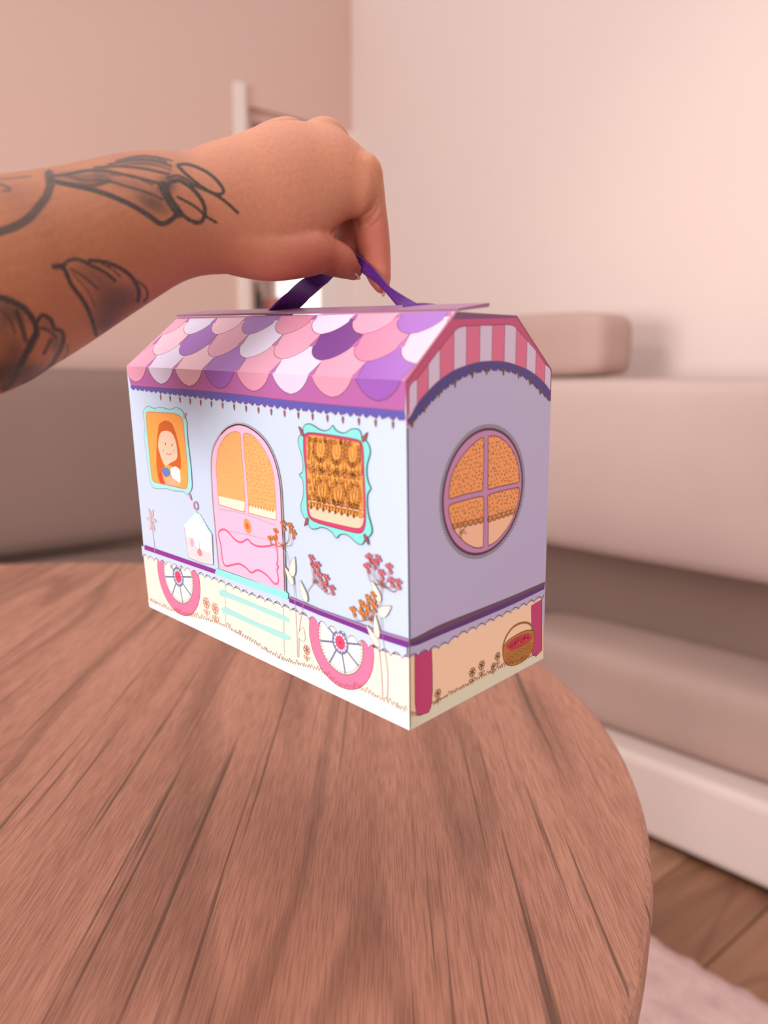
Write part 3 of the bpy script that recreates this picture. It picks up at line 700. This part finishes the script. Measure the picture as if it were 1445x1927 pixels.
ti = smooth_line(c5([(132, 990), (133, 850), (135, 770), (160, 722), (200, 690), (290, 575), (388, 445), (505, 300), (560, 255), (620, 242), (735, 236), (840, 234), (945, 230), (1010, 236), (1045, 260), (1135, 362), (1215, 455), (1292, 565), (1338, 622), (1334, 790)]), n=4)
full = ti + arch_t[::-1][2:-1]
bounds = [100, 203, 297, 397, 514, 620, 733, 838, 942, 1040, 1132, 1212, 1291, 1400]
GR, PKS = '#D8C4DA', '#DE6E90'
for k in range(len(bounds) - 1):
    (ua, _), (ub, _) = c5([(bounds[k], 500), (bounds[k + 1], 500)])
    st_ = half(half(full, (ua, 0), (1, 0)), (ub, 0), (-1, 0))
    if len(st_) > 2:
        a.poly(st_, GR if k % 2 == 0 else PKS, 2)
        if 0 < k:
            ys = [q[1] for q in st_ if abs(q[0] - ua) < 1e-6]
            if len(ys) > 1: a.stroke([(ua, min(ys)), (ua, max(ys))], .00035, '#7A3040', 3)
a.stroke(ti, .00035, '#7A3040', 3.2)
ab = smooth_line(arch_b, n=14); abw = []
for k, q in enumerate(ab): abw.append((q[0], q[1] - .0009 * abs(math.sin(k * .42)) + .0004 * math.sin(k * 1.7)))
a.poly(arch_t + abw[::-1], '#4A3F86', 4); a.stroke(arch_t, .00035, '#8A4A6A', 5); a.stroke(abw, .0003, '#4A3050', 5)
for x, y in ((160, 1070), (265, 940), (387, 810), (523, 727), (672, 650), (793, 622), (935, 627), (1065, 655), (1160, 712), (1247, 793)):
    a.leaf(c5([(x, y)])[0], .0020, .0009, -math.pi / 2, '#7A5030', '#4A3018', 6, .00025)
a.stroke([E_(764.5, 718), E_(858.3, 588)], .0006, '#7A2048', 6); a.stroke([E_(972, 595), E_(1037, 696), E_(1035, 755)], .0005, '#8A2A50', 6)
a.done(label='pink and lilac striped awning print')
a = Art('edge_line', END); a.stroke([E_(766.2, 806), E_(767.5, 1000), E_(770.5, 1200)], .0008, '#2A2050', 8); a.stroke([E_(770.5, 1200), E_(771.6, 1374)], .0006, '#7A6A50', 8); a.done()
# round window
a = Art('painted_round_window', END); cw = (.0527, .1007); rw = .0300
for k in range(110):
    t = 2 * math.pi * k / 110; a.ring((cw[0] + (rw + .0008) * math.cos(t), cw[1] + (rw + .0008) * math.sin(t)), .0009, .0006, .00035, '#5B5B50', 3, t, 8)
a.ell(cw, rw, rw, '#5E2A44', 4, 0, 72); a.ell(cw, rw - .0012, rw - .0012, '#C78AB4', 5, 0, 72)
panes = [[(470, 700), (472, 640), (480, 580), (510, 480), (560, 390), (620, 310), (690, 240), (740, 203), (766, 200), (770, 230), (765, 450), (757, 630), (735, 650), (600, 680), (485, 715)],
         [(805, 210), (820, 185), (860, 182), (920, 205), (980, 260), (1030, 340), (1060, 440), (1070, 540), (1065, 570), (1040, 582), (900, 612), (820, 632), (803, 615), (805, 400)],
         [(468, 800), (475, 775), (500, 760), (600, 730), (730, 698), (762, 705), (768, 760), (765, 1000), (762, 1110), (750, 1128), (690, 1130), (620, 1095), (560, 1040), (510, 970), (480, 880)],
         [(800, 705), (815, 682), (900, 655), (1045, 622), (1068, 635), (1062, 720), (1040, 810), (1000, 910), (940, 1000), (880, 1070), (820, 1108), (805, 1100), (806, 950), (802, 780)]]
cut = [None, None, ((500, 965), (765, 905)), ((800, 905), (1030, 830))]
rn = random.Random(11)
for pn_, ct in zip(panes, cut):
    pl = smooth_line(c6(pn_), True, 4); cu = pl
    if ct:
        p_, q_ = c6(ct); cu = above(pl, p_, q_); a.poly(pl, '#FBC3A0', 6)
    a.poly(cu, '#F7A060', 6.5); a.stroke(pl, .0004, '#5A1E2A', 8, True)
    dots(a, cu, .0023, .00038, '#4A2010', 7.5, rn)
    if ct:
        for k in range(6):
            t = (k + .5) / 6; q = (p_[0] + (q_[0] - p_[0]) * t, p_[1] + (q_[1] - p_[1]) * t + .001)
            if inpoly((q[0] + .0008, q[1]), pl) and inpoly((q[0] - .0008, q[1]), pl):
                a.ell((q[0], q[1] - .0003), .0021, .0018, '#6E3E12', 6.8, 0, 10); a.ell(q, .0016, .0016, '#F7A060', 7, 0, 10); a.ring(q, .001, .001, .0004, '#6E3E12', 7.6, 0, 9)
for x, y, r in ((585, 990, .6), (600, 1000, -.5), (570, 1015, -1.3)): a.leaf(c6([(x, y)])[0], .0022, .0008, r, '#F0B890', '#8A5A40', 8, .00025)
a.done()
# lower end
a = Art('painted_ground', END)
sce = smooth_line(c7([(135, 712), (290, 655), (450, 592), (560, 520), (700, 458), (900, 365), (1100, 270), (1262, 200)]), n=24)
a.poly(sce + [E_(1022.5, 1238), E_(771.5, 1373.5)], '#FBD2B0', 1)
gre = smooth_line(c7([(140, 1205), (210, 1200), (320, 1130), (400, 1072), (600, 965), (750, 882), (960, 778), (1130, 722), (1262, 650)]), n=20)
a.poly(gre + [E_(1021.8, 1239), E_(771.3, 1374.3)], '#E2DCC0', 2)
legs = [[(182, 690), (325, 635), (330, 800), (332, 1000), (325, 1080), (316, 1140), (300, 1175), (215, 1205), (198, 1190), (186, 1100), (184, 900)], [(1172, 270), (1262, 215), (1262, 650), (1212, 700), (1178, 690)]]
for l_ in legs: a.poly(c7(l_), '#C43A72', 3); a.stroke(c7(l_), .0004, '#6A1830', 3.5, True)
tf = []; gl2 = sorted(gre); gz2 = lambda x: float(np.interp(x, [q[0] for q in gl2], [q[1] for q in gl2])); x = .0; 
while x < .1005:
    wv = rr.uniform(.0012, .0026); hv = rr.uniform(.001, .0028)
    if not (.0065 < x < .0148):
        for k in range(6): t = k / 6; tf.append((x + wv * t, gz2(x + wv * t) - .0003 + hv * math.sin(math.pi * t)))
    x += wv
h1 = [q for q in tf if q[0] < .0085]; h2 = [q for q in tf if q[0] > .0146]
a.stroke(h1, .0004, BRN, 4); a.stroke(h2, .0004, BRN, 4)
for x, y, s in ((378, 1015, .0022), (670, 835, .0024), (750, 775, .0024), (848, 785, .0018), (885, 700, .0022)): daisy(a, c7([(x, y)])[0], s, '#7A4A1A', 5)
a.done()
a = Art('painted_skirt', END)
sc2 = []; s2x = sorted(sce); sz2 = lambda x: float(np.interp(x, [q[0] for q in s2x], [q[1] for q in s2x])); x = .0003
while x < .1035:
    for k in range(8): t = k / 8; sc2.append((min(x + .0068 * t, .1038), sz2(x + .0068 * t) - .0008 + .002 * math.sin(math.pi * t) ** .8))
    x += .0068
tp = smooth_line(c7([(135, 560), (215, 525), (400, 430), (700, 310), (1000, 190), (1290, 65)])); md = smooth_line(c7([(135, 590), (215, 560), (400, 478), (700, 350), (1000, 220), (1285, 95)])); bt2 = smooth_line(c7([(135, 618), (215, 600), (400, 520), (700, 395), (1000, 265), (1280, 130)]))
a.poly(sc2 + bt2[::-1], '#BDB3D2', 6); a.stroke(sc2, .0004, '#5A3A4A', 7)
a.poly(tp + md[::-1], '#6B4660', 7); a.poly(md + bt2[::-1], '#5A2E74', 7); a.done()
a = Art('painted_basket', END)
bk = smooth_line(c7([(930, 650), (935, 720), (960, 765), (1010, 780), (1080, 755), (1140, 710), (1180, 640), (1195, 560), (1195, 490), (1130, 480), (1040, 520), (960, 580)]), True, 4)
a.poly(bk, '#BE7A2E', 4); a.stroke(bk, .0004, '#6A3A10', 5.5, True)
a.poly(smooth_line(c7([(960, 605), (1030, 545), (1110, 510), (1170, 510), (1175, 550), (1130, 590), (1050, 635), (985, 645)]), True, 4), '#C0304A', 5)
for k in range(20): q = c7([(975 + rn.uniform(0, 190), 0)])[0]; x = 985 + k * 9.3; a.ell(c7([(x, 615 - k * 4.6 + rn.uniform(-18, 18))])[0], .0011, .0011, ['#E0245A', '#D84A20', '#B01840'][k % 3], 5.4, 0, 9)
a.stroke(smooth_line(c7([(932, 660), (935, 600), (965, 520), (1020, 450), (1090, 415), (1150, 420), (1185, 460), (1195, 520)])), .0012, '#9A6424', 6)
for r_ in range(4):
    for k in range(6):
        x = 965 + k * 36 + (r_ % 2) * 18; y = 690 + r_ * 24 - k * 22; q = c7([(x, y)])[0]
        if inpoly(q, bk): a.ring(q, .0013, .0009, .0003, '#8A5216', 5.2, .4, 10)
a.done()
# bare card thickness along the roof's open edge
a = Art('roof_edge', END); a.stroke([E_(764, 714), E_(859, 584.5)], .0011, '#E29AB4', 9); a.done()
# top flap, half overlapping, slightly raised
fl_v = []
ux = np.array((1., 0, 0))
def topf(x, y, z): return (x, y, z)
y0_, y1_ = .0318, .0535; z0_, z1_ = .1830, .1848; th = .0017
vs = []
for x in (-.226, .0006):
    vs += [(x, y0_, z0_), (x, y1_, z1_), (x, y1_, z1_ + th), (x, y0_, z0_ + th * .6)]
me = bpy.data.meshes.new('top_flap'); me.from_pydata(vs, [], [(0, 3, 2, 1), (4, 5, 6, 7), (0, 1, 5, 4), (1, 2, 6, 5), (2, 3, 7, 6), (3, 0, 4, 7)])
link('top_flap', me, card('flap_mauve', '#9A6288'), carton)

# ------------------------------------------------------------------ purple strap
ribbon = mat('purple_grosgrain', '#5E0F80', .6, noise=.25, nscale=900, bump=.9, stretch=(1, 1, 1))
inv = mw.inverted()
def ribbon_part(name, rows, th=.0011):
    bm = bmesh.new(); A_, B_ = [], []
    A = smooth_line([r[0] for r in rows], n=6); B = smooth_line([r[1] for r in rows], n=6)
    pts = []
    nw = 9
    for k, (a_, b_) in enumerate(zip(A, B)):
        va, vb = P(*a_), P(*b_)
        pts.append([inv @ (va.lerp(vb, j / (nw - 1))) for j in range(nw)])
    vs = [[bm.verts.new(p + Vector((0, -1, 0)) * .0004 * math.sin(j * 2.5)) for j, p in enumerate(r)] for r in pts]
    for r0, r1 in zip(vs, vs[1:]):
        for j in range(nw - 1): bm.faces.new((r0[j], r0[j + 1], r1[j + 1], r1[j]))
    bmesh.ops.recalc_face_normals(bm, faces=bm.faces)
    me = bpy.data.meshes.new(name); bm.to_mesh(me); bm.free()
    o = link(name, me, ribbon, carton, True)
    md = o.modifiers.new('t', 'SOLIDIFY'); md.thickness = th; md.offset = 0
    return o
# depth of the slot line on the box top, left and right
def dep(p): v = b2w(p) - CAM; return v.y * cp - v.z * sp
dl_, dr_ = dep((-.150, .053, .185)), dep((-.045, .050, .185))
ribbon_part('carry_strap', [((498, 592, dl_ - .004), (550, 592, dl_ + .006)), ((536, 555, dl_ - .018), (582, 562, dl_ - .008)), ((573, 523, .477), (614, 534, .487)),
                            ((612, 503, .468), (634, 516, .474)), ((643, 482, .462), (662, 502, .464)), ((664, 475, .458), (668, 498, .458)), ((686, 489, .452), (684, 514, .452)), ((704, 506, .445), (707, 531, .446)),
                            ((731, 537, .436), (731, 555, .437)), ((757, 556, .428), (745, 572, .426)), ((786, 574, dr_ + .004), (756, 584, dr_ - .006))])
lp_ = [((758, 576, dr_ - .004), (758, 583, dr_ - .006)), ((790, 572, dr_ - .002), (790, 582, dr_ - .006)), ((820, 574, dr_ - .004), (818, 581, dr_ - .007)), ((822, 577, dr_ + .004), (820, 581, dr_ + .002))]
ribbon_part('strap_loop', lp_, .001)

# ------------------------------------------------------------------ forearm and hand
def tube(bm, rings):
    vs = [[bm.verts.new(p) for p in r] for r in rings]
    n = len(vs[0])
    for a, b in zip(vs, vs[1:]):
        for i in range(n): bm.faces.new((a[i], a[(i + 1) % n], b[(i + 1) % n], b[i]))
    bm.faces.new(vs[0][::-1]); bm.faces.new(vs[-1])
def resample(rows, n=5):
    arr = smooth_line([tuple(r) for r in rows], n=n); return [tuple(map(float, r)) for r in arr]
hb = bmesh.new()
# sections: top px, bottom px, depth, depth-radius factor
secs = [(-420, 395, -420, 905, .318, .80), (-200, 365, -185, 812, .335, .82), (-20, 340, 30, 729, .355, .84), (50, 331, 110, 682, .364, .85), (110, 322, 180, 637, .372, .86), (170, 308, 240, 596, .380, .86), (230, 296, 300, 556, .388, .84),
        (285, 291, 345, 529, .395, .80), (335, 290, 385, 516, .402, .74), (385, 272, 430, 513, .410, .66), (435, 257, 478, 512, .418, .58), (485, 238, 525, 505, .426, .52), (530, 229, 565, 495, .434, .48),
        (578, 231, 600, 470, .441, .46), (620, 236, 630, 432, .446, .48), (655, 258, 655, 414, .450, .52), (684, 283, 684, 408, .453, .56), (703, 303, 700, 380, .455, .6)]
ring = []
rs = resample(secs, 5)
for k, (tx, ty, bx_, by, d, fd) in enumerate(rs):
    T_ = P(tx, ty, d); B_ = P(bx_, by, d); c_ = (T_ + B_) / 2; V = (T_ - B_) / 2
    k2 = min(k + 1, len(rs) - 1); k1 = max(k - 1, 0)
    cn = lambda r: (P(r[0], r[1], r[4]) + P(r[2], r[3], r[4])) / 2
    tan = (cn(rs[k2]) - cn(rs[k1])).normalized()
    D = tan.cross(V).normalized() * V.length * fd
    ring.append([c_ + V * math.cos(2 * math.pi * j / 40) + D * math.sin(2 * math.pi * j / 40) for j in range(40)])
tube(hb, ring)
def chain(rows, n=5, seg=24, sq=1.0):
    rs = resample(rows, n); pts = [P(r[0], r[1], r[2]) for r in rs]; rad = [r[3] * r[2] / FPX for r in rs]
    rings = []; up = None
    # rounded ends
    def frame(t, prev):
        a = prev - t * prev.dot(t) if prev is not None else t.orthogonal()
        a.normalize(); return a
    prev = None; allr = []
    for k, (p, r) in enumerate(zip(pts, rad)):
        t = (pts[min(k + 1, len(pts) - 1)] - pts[max(k - 1, 0)]).normalized(); a = frame(t, prev); prev = a; b = t.cross(a)
        if k == 0:
            for q in (80, 60, 40, 20): q = math.radians(q); allr.append((p - t * r * math.sin(q), r * math.cos(q), a, b))
        allr.append((p, r, a, b))
        if k == len(pts) - 1:
            for q in (20, 40, 60, 80): q = math.radians(q); allr.append((p + t * r * math.sin(q), r * math.cos(q), a, b))
    tube(hb, [[c_ + (a * math.cos(2 * math.pi * j / seg) + b * math.sin(2 * math.pi * j / seg)) * r for j in range(seg)] for c_, r, a, b in allr])
# knuckles (ring, middle, index)
chain([(470, 275, .436, 26), (515, 250, .450, 24), (547, 242, .456, 21), (566, 262, .475, 19), (590, 330, .492, 22), (606, 400, .497, 19), (614, 455, .49, 17), (606, 490, .482, 13)])
chain([(520, 300, .435, 40), (580, 262, .444, 30), (614, 250, .449, 29), (637, 275, .460, 27), (653, 340, .472, 29), (655, 400, .475, 29), (655, 440, .472, 28), (652, 480, .466, 22), (642, 500, .464, 13)])
chain([(440, 300, .440, 24), (500, 285, .462, 20), (525, 300, .482, 18), (548, 350, .497, 18), (566, 410, .502, 16), (580, 450, .497, 14)])
chain([(600, 360, .450, 44), (655, 326, .4515, 36), (687, 317, .4510, 30), (694, 350, .455, 29), (696, 390, .460, 31), (699, 432, .462, 33), (704, 470, .460, 31), (710, 505, .456, 26), (715, 526, .452, 21), (718, 537, .450, 16)])
# thumb
chain([(400, 440, .405, 62), (455, 462, .415, 58), (510, 474, .424, 54), (560, 474, .432, 49), (588, 473, .437, 44), (600, 470, .440, 36)])
chain([(592, 476, .440, 38), (618, 482, .445, 35), (640, 492, .449, 32), (655, 503, .452, 25), (664, 510, .454, 18)])
me = bpy.data.meshes.new('person'); hb.to_mesh(me); hb.free()
tmp = bpy.data.objects.new('tmp', me); C.objects.link(tmp)
r = tmp.modifiers.new('r', 'REMESH'); r.mode = 'VOXEL'; r.voxel_size = .00075
sm = tmp.modifiers.new('s', 'SMOOTH'); sm.factor = .5; sm.iterations = 24
dg = bpy.context.evaluated_depsgraph_get(); dg.update()
me2 = bpy.data.meshes.new_from_object(tmp.evaluated_get(dg)); bpy.data.objects.remove(tmp); me2.name = 'person'
# tattoo ink and skin folds, evaluated on the skin
nv = len(me2.vertices); cov = np.empty(nv * 3); me2.vertices.foreach_get('co', cov); cov = cov.reshape(-1, 3)
nrm = np.empty(nv * 3); me2.vertices.foreach_get('normal', nrm) if False else None
nrm = np.array([v.normal[:] for v in me2.vertices])
rel_ = cov - np.array(CAM)
cz = rel_[:, 1] * cp - rel_[:, 2] * sp; cy = -(rel_[:, 1] * sp + rel_[:, 2] * cp)
px = CX + FPX * rel_[:, 0] / cz; py = CY + FPX * cy / cz
facing = -(nrm * rel_).sum(1) / np.linalg.norm(rel_, axis=1)
front = facing > -.05
def dist_line(pts, X, Y):
    d = np.full(X.shape, 1e9); tt_ = np.zeros(X.shape); n = len(pts) - 1
    for i in range(n):
        a = np.array(pts[i]); b = np.array(pts[i + 1]); e = b - a; L2 = e @ e + 1e-9
        t = np.clip(((X - a[0]) * e[0] + (Y - a[1]) * e[1]) / L2, 0, 1)
        dd = np.hypot(X - a[0] - t * e[0], Y - a[1] - t * e[1]); m = dd < d; d[m] = dd[m]; tt_[m] = (i + t[m]) / n
    return d, tt_
ts = 3.1413; ink = np.zeros(nv); sel = front & (px < 480) & (px > -60)
X = px[sel] * ts; Y = (py[sel] - 280) * ts; acc = np.zeros(X.shape)
rs_ = np.random.RandomState(1)
strokes = [
 ([(290,150),(297,210),(280,270),(240,330),(180,400),(100,455),(0,490),(-60,500)], 38, .85), ([(-30,205),(0,210),(50,230),(60,243),(20,250)], 12, .7), ([(-40,180),(60,175),(180,162)], 9, .5),
 ([(290,185),(400,210),(520,235),(620,265),(720,305),(800,345),(880,395),(960,445),(1040,395),(1050,350)], 22, .95),
 ([(280,165),(400,150),(500,130),(620,130),(720,150),(830,175),(940,205)], 13, .9), ([(560,112),(700,103),(850,118),(1000,150)], 12, .85),
 ([(640,95),(780,68),(900,68),(1010,102)], 12, .8), ([(690,75),(820,45),(920,52),(980,78)], 12, .8), ([(600,120),(760,90),(900,92),(1010,125)], 8, .7), ([(920,45),(1015,70)], 8, .8),
 ([(640,190),(760,225),(880,262),(960,300)], 11, .8), ([(300,195),(450,212),(560,215),(640,190)], 18, .8), ([(400,160),(500,190),(600,185)], 14, .6), ([(660,150),(780,160),(900,210)], 12, .7),
 ([(1050,95),(1110,92),(1200,125),(1270,175),(1320,240),(1305,268),(1250,258),(1170,210),(1100,150),(1050,100)], 14, .95), ([(1130,210),(1250,260),(1330,310),(1405,378)], 13, .95),
 ([(1000,200),(1060,190),(1130,230),(1190,300),(1212,370),(1190,432),(1140,430),(1080,390),(1020,310),(985,240),(1000,200)], 17, .95), ([(1050,285),(1150,340),(1220,400),(1278,435)], 12, .95),
 ([(960,215),(1000,300),(1060,385)], 36, .9), ([(990,170),(1060,160),(1130,205),(1142,250)], 12, .9), ([(1000,190),(1080,180),(1190,235)], 10, .8),
 ([(318,697),(345,697),(382,715),(420,800),(480,880),(520,950),(550,1030),(570,1100)], 18, .95), ([(380,680),(420,655),(480,660),(540,690),(620,730),(680,780)], 15, .9),
 ([(530,660),(600,665),(700,700),(780,760),(820,840),(815,900)], 17, .95), ([(815,785),(860,820),(872,870),(850,905)], 11, .8), ([(420,712),(500,760),(580,830)], 10, .8), ([(320,695),(375,695)], 24, .9),
 ([(600,680),(660,710),(710,755)], 9, .8), ([(430,740),(520,840),(560,930)], 8, .6),
 ([(-40,870),(0,880),(80,905),(150,950),(200,1020),(215,1080),(180,1150),(150,1220),(110,1300),(70,1380),(20,1420)], 26, .95),
 ([(220,1020),(250,985),(300,1010),(320,1060),(365,1080),(375,1130),(350,1200),(300,1280),(240,1340),(150,1385)], 19, .9), ([(100,960),(130,1050),(150,1130)], 22, .8),
 ([(230,1100),(180,1200)], 12, .8), ([(300,1130),(260,1210)], 16, .8), ([(240,1060),(300,1080),(330,1120)], 16, .7), ([(400,1160),(400,1200),(370,1250)], 12, .5), ([(0,950),(60,1010),(90,1090)], 10, .6)]
for pts, wd, al in strokes:
    sl_ = smooth_line([tuple(map(float, q)) for q in pts], n=4) if len(pts) > 2 else pts
    dd, _ = dist_line(sl_, X, Y); v = np.clip((wd * .72 + 3 - dd) / 6, 0, 1) * min(1, al * 1.05); acc = np.maximum(acc, v)
shades = [(460,165,150,30,.62,.05), (600,160,60,35,.6,.1), (840,75,140,32,.55,.1), (900,320,110,50,.72,.5), (985,220,55,70,.8,.6), (760,210,160,38,.3,.2), (150,330,120,120,.12,0), (20,250,120,70,.15,0),
          (690,880,140,80,.62,.3), (640,970,105,95,.72,0), (560,750,120,60,.45,.5), (620,1050,60,60,.6,0), (760,850,70,70,.35,0), (60,965,120,60,.72,.6), (10,1330,150,100,.9,0), (180,1330,120,60,.75,-.3), (30,1120,90,90,.35,0), (335,1150,45,70,.6,0), (10,1020,60,60,.45,0), (95,1220,70,100,.6,0), (270,1040,40,40,.4,0)]
for cx_, cy_, ax, ay, al, ro_ in shades:
    dx, dy = X - cx_, Y - cy_; u_ = (dx * math.cos(ro_) + dy * math.sin(ro_)) / ax; v_ = (-dx * math.sin(ro_) + dy * math.cos(ro_)) / ay
    acc = 1 - (1 - acc) * (1 - al * np.exp(-(u_ ** 2 + v_ ** 2) ** 1.3 * .9))
ink[sel] = np.clip(acc * (1 - .12 * rs_.rand(len(acc))), 0, 1)
# folds
folds = [([(647,420),(673,421),(692,413),(709,394),(714,378)], 1.0), ([(676,424),(694,427),(713,414),(719,404)], .8), ([(668,411),(687,403),(700,391),(706,380)], .7), ([(681,418),(700,409),(714,392)], .6)]
disp = np.zeros(nv)
for pts, al in folds:
    dd, t_ = dist_line(smooth_line([tuple(map(float, q)) for q in pts], n=4), px, py)
    disp -= .0007 * al * np.exp(-(dd / 2.6) ** 2) * np.sin(np.pi * np.clip(t_, .03, .97)) * (facing > 0)
cov2 = cov + nrm * disp[:, None]
me2.vertices.foreach_set('co', cov2.ravel())
flush_shade = 1 / (1 + np.exp(-(py - 405 - .25 * (690 - px)) / 20)) / (1 + np.exp(-(px - 540) / 28))  # finger redness, plus shade on the lower fingers painted into the skin colour
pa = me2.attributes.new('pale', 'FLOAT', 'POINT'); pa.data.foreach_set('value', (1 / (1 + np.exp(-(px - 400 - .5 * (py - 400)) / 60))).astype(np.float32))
fa = me2.attributes.new('flush_shade', 'FLOAT', 'POINT'); fa.data.foreach_set('value', flush_shade.astype(np.float32))
at = me2.attributes.new('ink', 'FLOAT', 'POINT'); at.data.foreach_set('value', ink.astype(np.float32)); me2.update()
sk_ = bpy.data.materials.new('tattooed_skin'); sk_.use_nodes = True; nt = sk_.node_tree; b = nt.nodes['Principled BSDF']; N = nt.nodes.new; Lk = nt.links.new
an = N('ShaderNodeAttribute'); an.attribute_name = 'ink'
tc = N('ShaderNodeTexCoord'); n1 = N('ShaderNodeTexNoise'); n1.inputs['Scale'].default_value = 28; n1.inputs['Detail'].default_value = 5; Lk(tc.outputs['Object'], n1.inputs['Vector'])
n2 = N('ShaderNodeTexNoise'); n2.inputs['Scale'].default_value = 420; n2.inputs['Detail'].default_value = 3; Lk(tc.outputs['Object'], n2.inputs['Vector'])
mx = N('ShaderNodeMix'); mx.data_type = 'RGBA'; mx.inputs[6].default_value = lin('#A05A36'); mx.inputs[7].default_value = lin('#AE663F'); Lk(n1.outputs[0], mx.inputs[0])
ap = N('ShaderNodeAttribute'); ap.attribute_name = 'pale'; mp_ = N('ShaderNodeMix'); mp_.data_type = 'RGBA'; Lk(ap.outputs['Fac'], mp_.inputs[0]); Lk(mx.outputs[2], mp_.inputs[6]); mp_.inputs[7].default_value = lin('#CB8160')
m2_ = N('ShaderNodeMix'); m2_.data_type = 'RGBA'; m2_.blend_type = 'MULTIPLY'; m2_.inputs[0].default_value = .25; Lk(mp_.outputs[2], m2_.inputs[6]); Lk(n2.outputs[0], m2_.inputs[7])
af = N('ShaderNodeAttribute'); af.attribute_name = 'flush_shade'; fm_ = N('ShaderNodeMath'); fm_.operation = 'MULTIPLY'; fm_.inputs[1].default_value = .82; Lk(af.outputs['Fac'], fm_.inputs[0])
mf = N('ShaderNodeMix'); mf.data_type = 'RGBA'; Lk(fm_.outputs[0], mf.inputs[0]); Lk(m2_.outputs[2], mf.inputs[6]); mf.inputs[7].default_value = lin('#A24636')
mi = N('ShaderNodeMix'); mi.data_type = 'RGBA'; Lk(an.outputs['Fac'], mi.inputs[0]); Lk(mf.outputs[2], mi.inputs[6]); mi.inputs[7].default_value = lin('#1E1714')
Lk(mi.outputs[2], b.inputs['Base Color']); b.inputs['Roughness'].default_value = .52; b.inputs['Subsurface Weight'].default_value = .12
b.inputs['Subsurface Radius'].default_value = (1, .35, .2); b.inputs['Subsurface Scale'].default_value = .006
bp = N('ShaderNodeBump'); bp.inputs['Strength'].default_value = .35; bp.inputs['Distance'].default_value = .0006; Lk(n2.outputs[0], bp.inputs['Height']); Lk(bp.outputs[0], b.inputs['Normal'])
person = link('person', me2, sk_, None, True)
tag(person, 'tattooed forearm reaching in, its hand gripping the purple carry strap', 'person')
nail_m = mat('fingernail', '#C98478', .25, noise=.05, coat=.5)
def nail(px_, py_, d, l, w_, t, ax, nrm_):
    bm = bmesh.new(); bmesh.ops.create_uvsphere(bm, u_segments=20, v_segments=12, radius=1)
    ax = c2w(ax).normalized(); nn = c2w(nrm_); nn = (nn - ax * nn.dot(ax)).normalized(); s3 = ax.cross(nn)
    c_ = P(px_, py_, d)
    for v in bm.verts:
        q = v.co.copy(); v.co = c_ + ax * q.x * l + s3 * q.y * w_ + nn * (q.z * t - .35 * w_ * q.y ** 2)
    me = bpy.data.meshes.new('fingernail'); bm.to_mesh(me); bm.free(); link('fingernail', me, nail_m, person, True)
nail(723, 541, .449, .0052, .0035, .0008, (-.05, 1, -.15), (1, .1, .25))
nail(666, 514, .4525, .0048, .0036, .0008, (.75, .65, .2), (.6, -.6, .2))
nail(641, 503, .463, .0045, .0035, .0008, (-.3, 1, -.1), (.9, .2, .4))
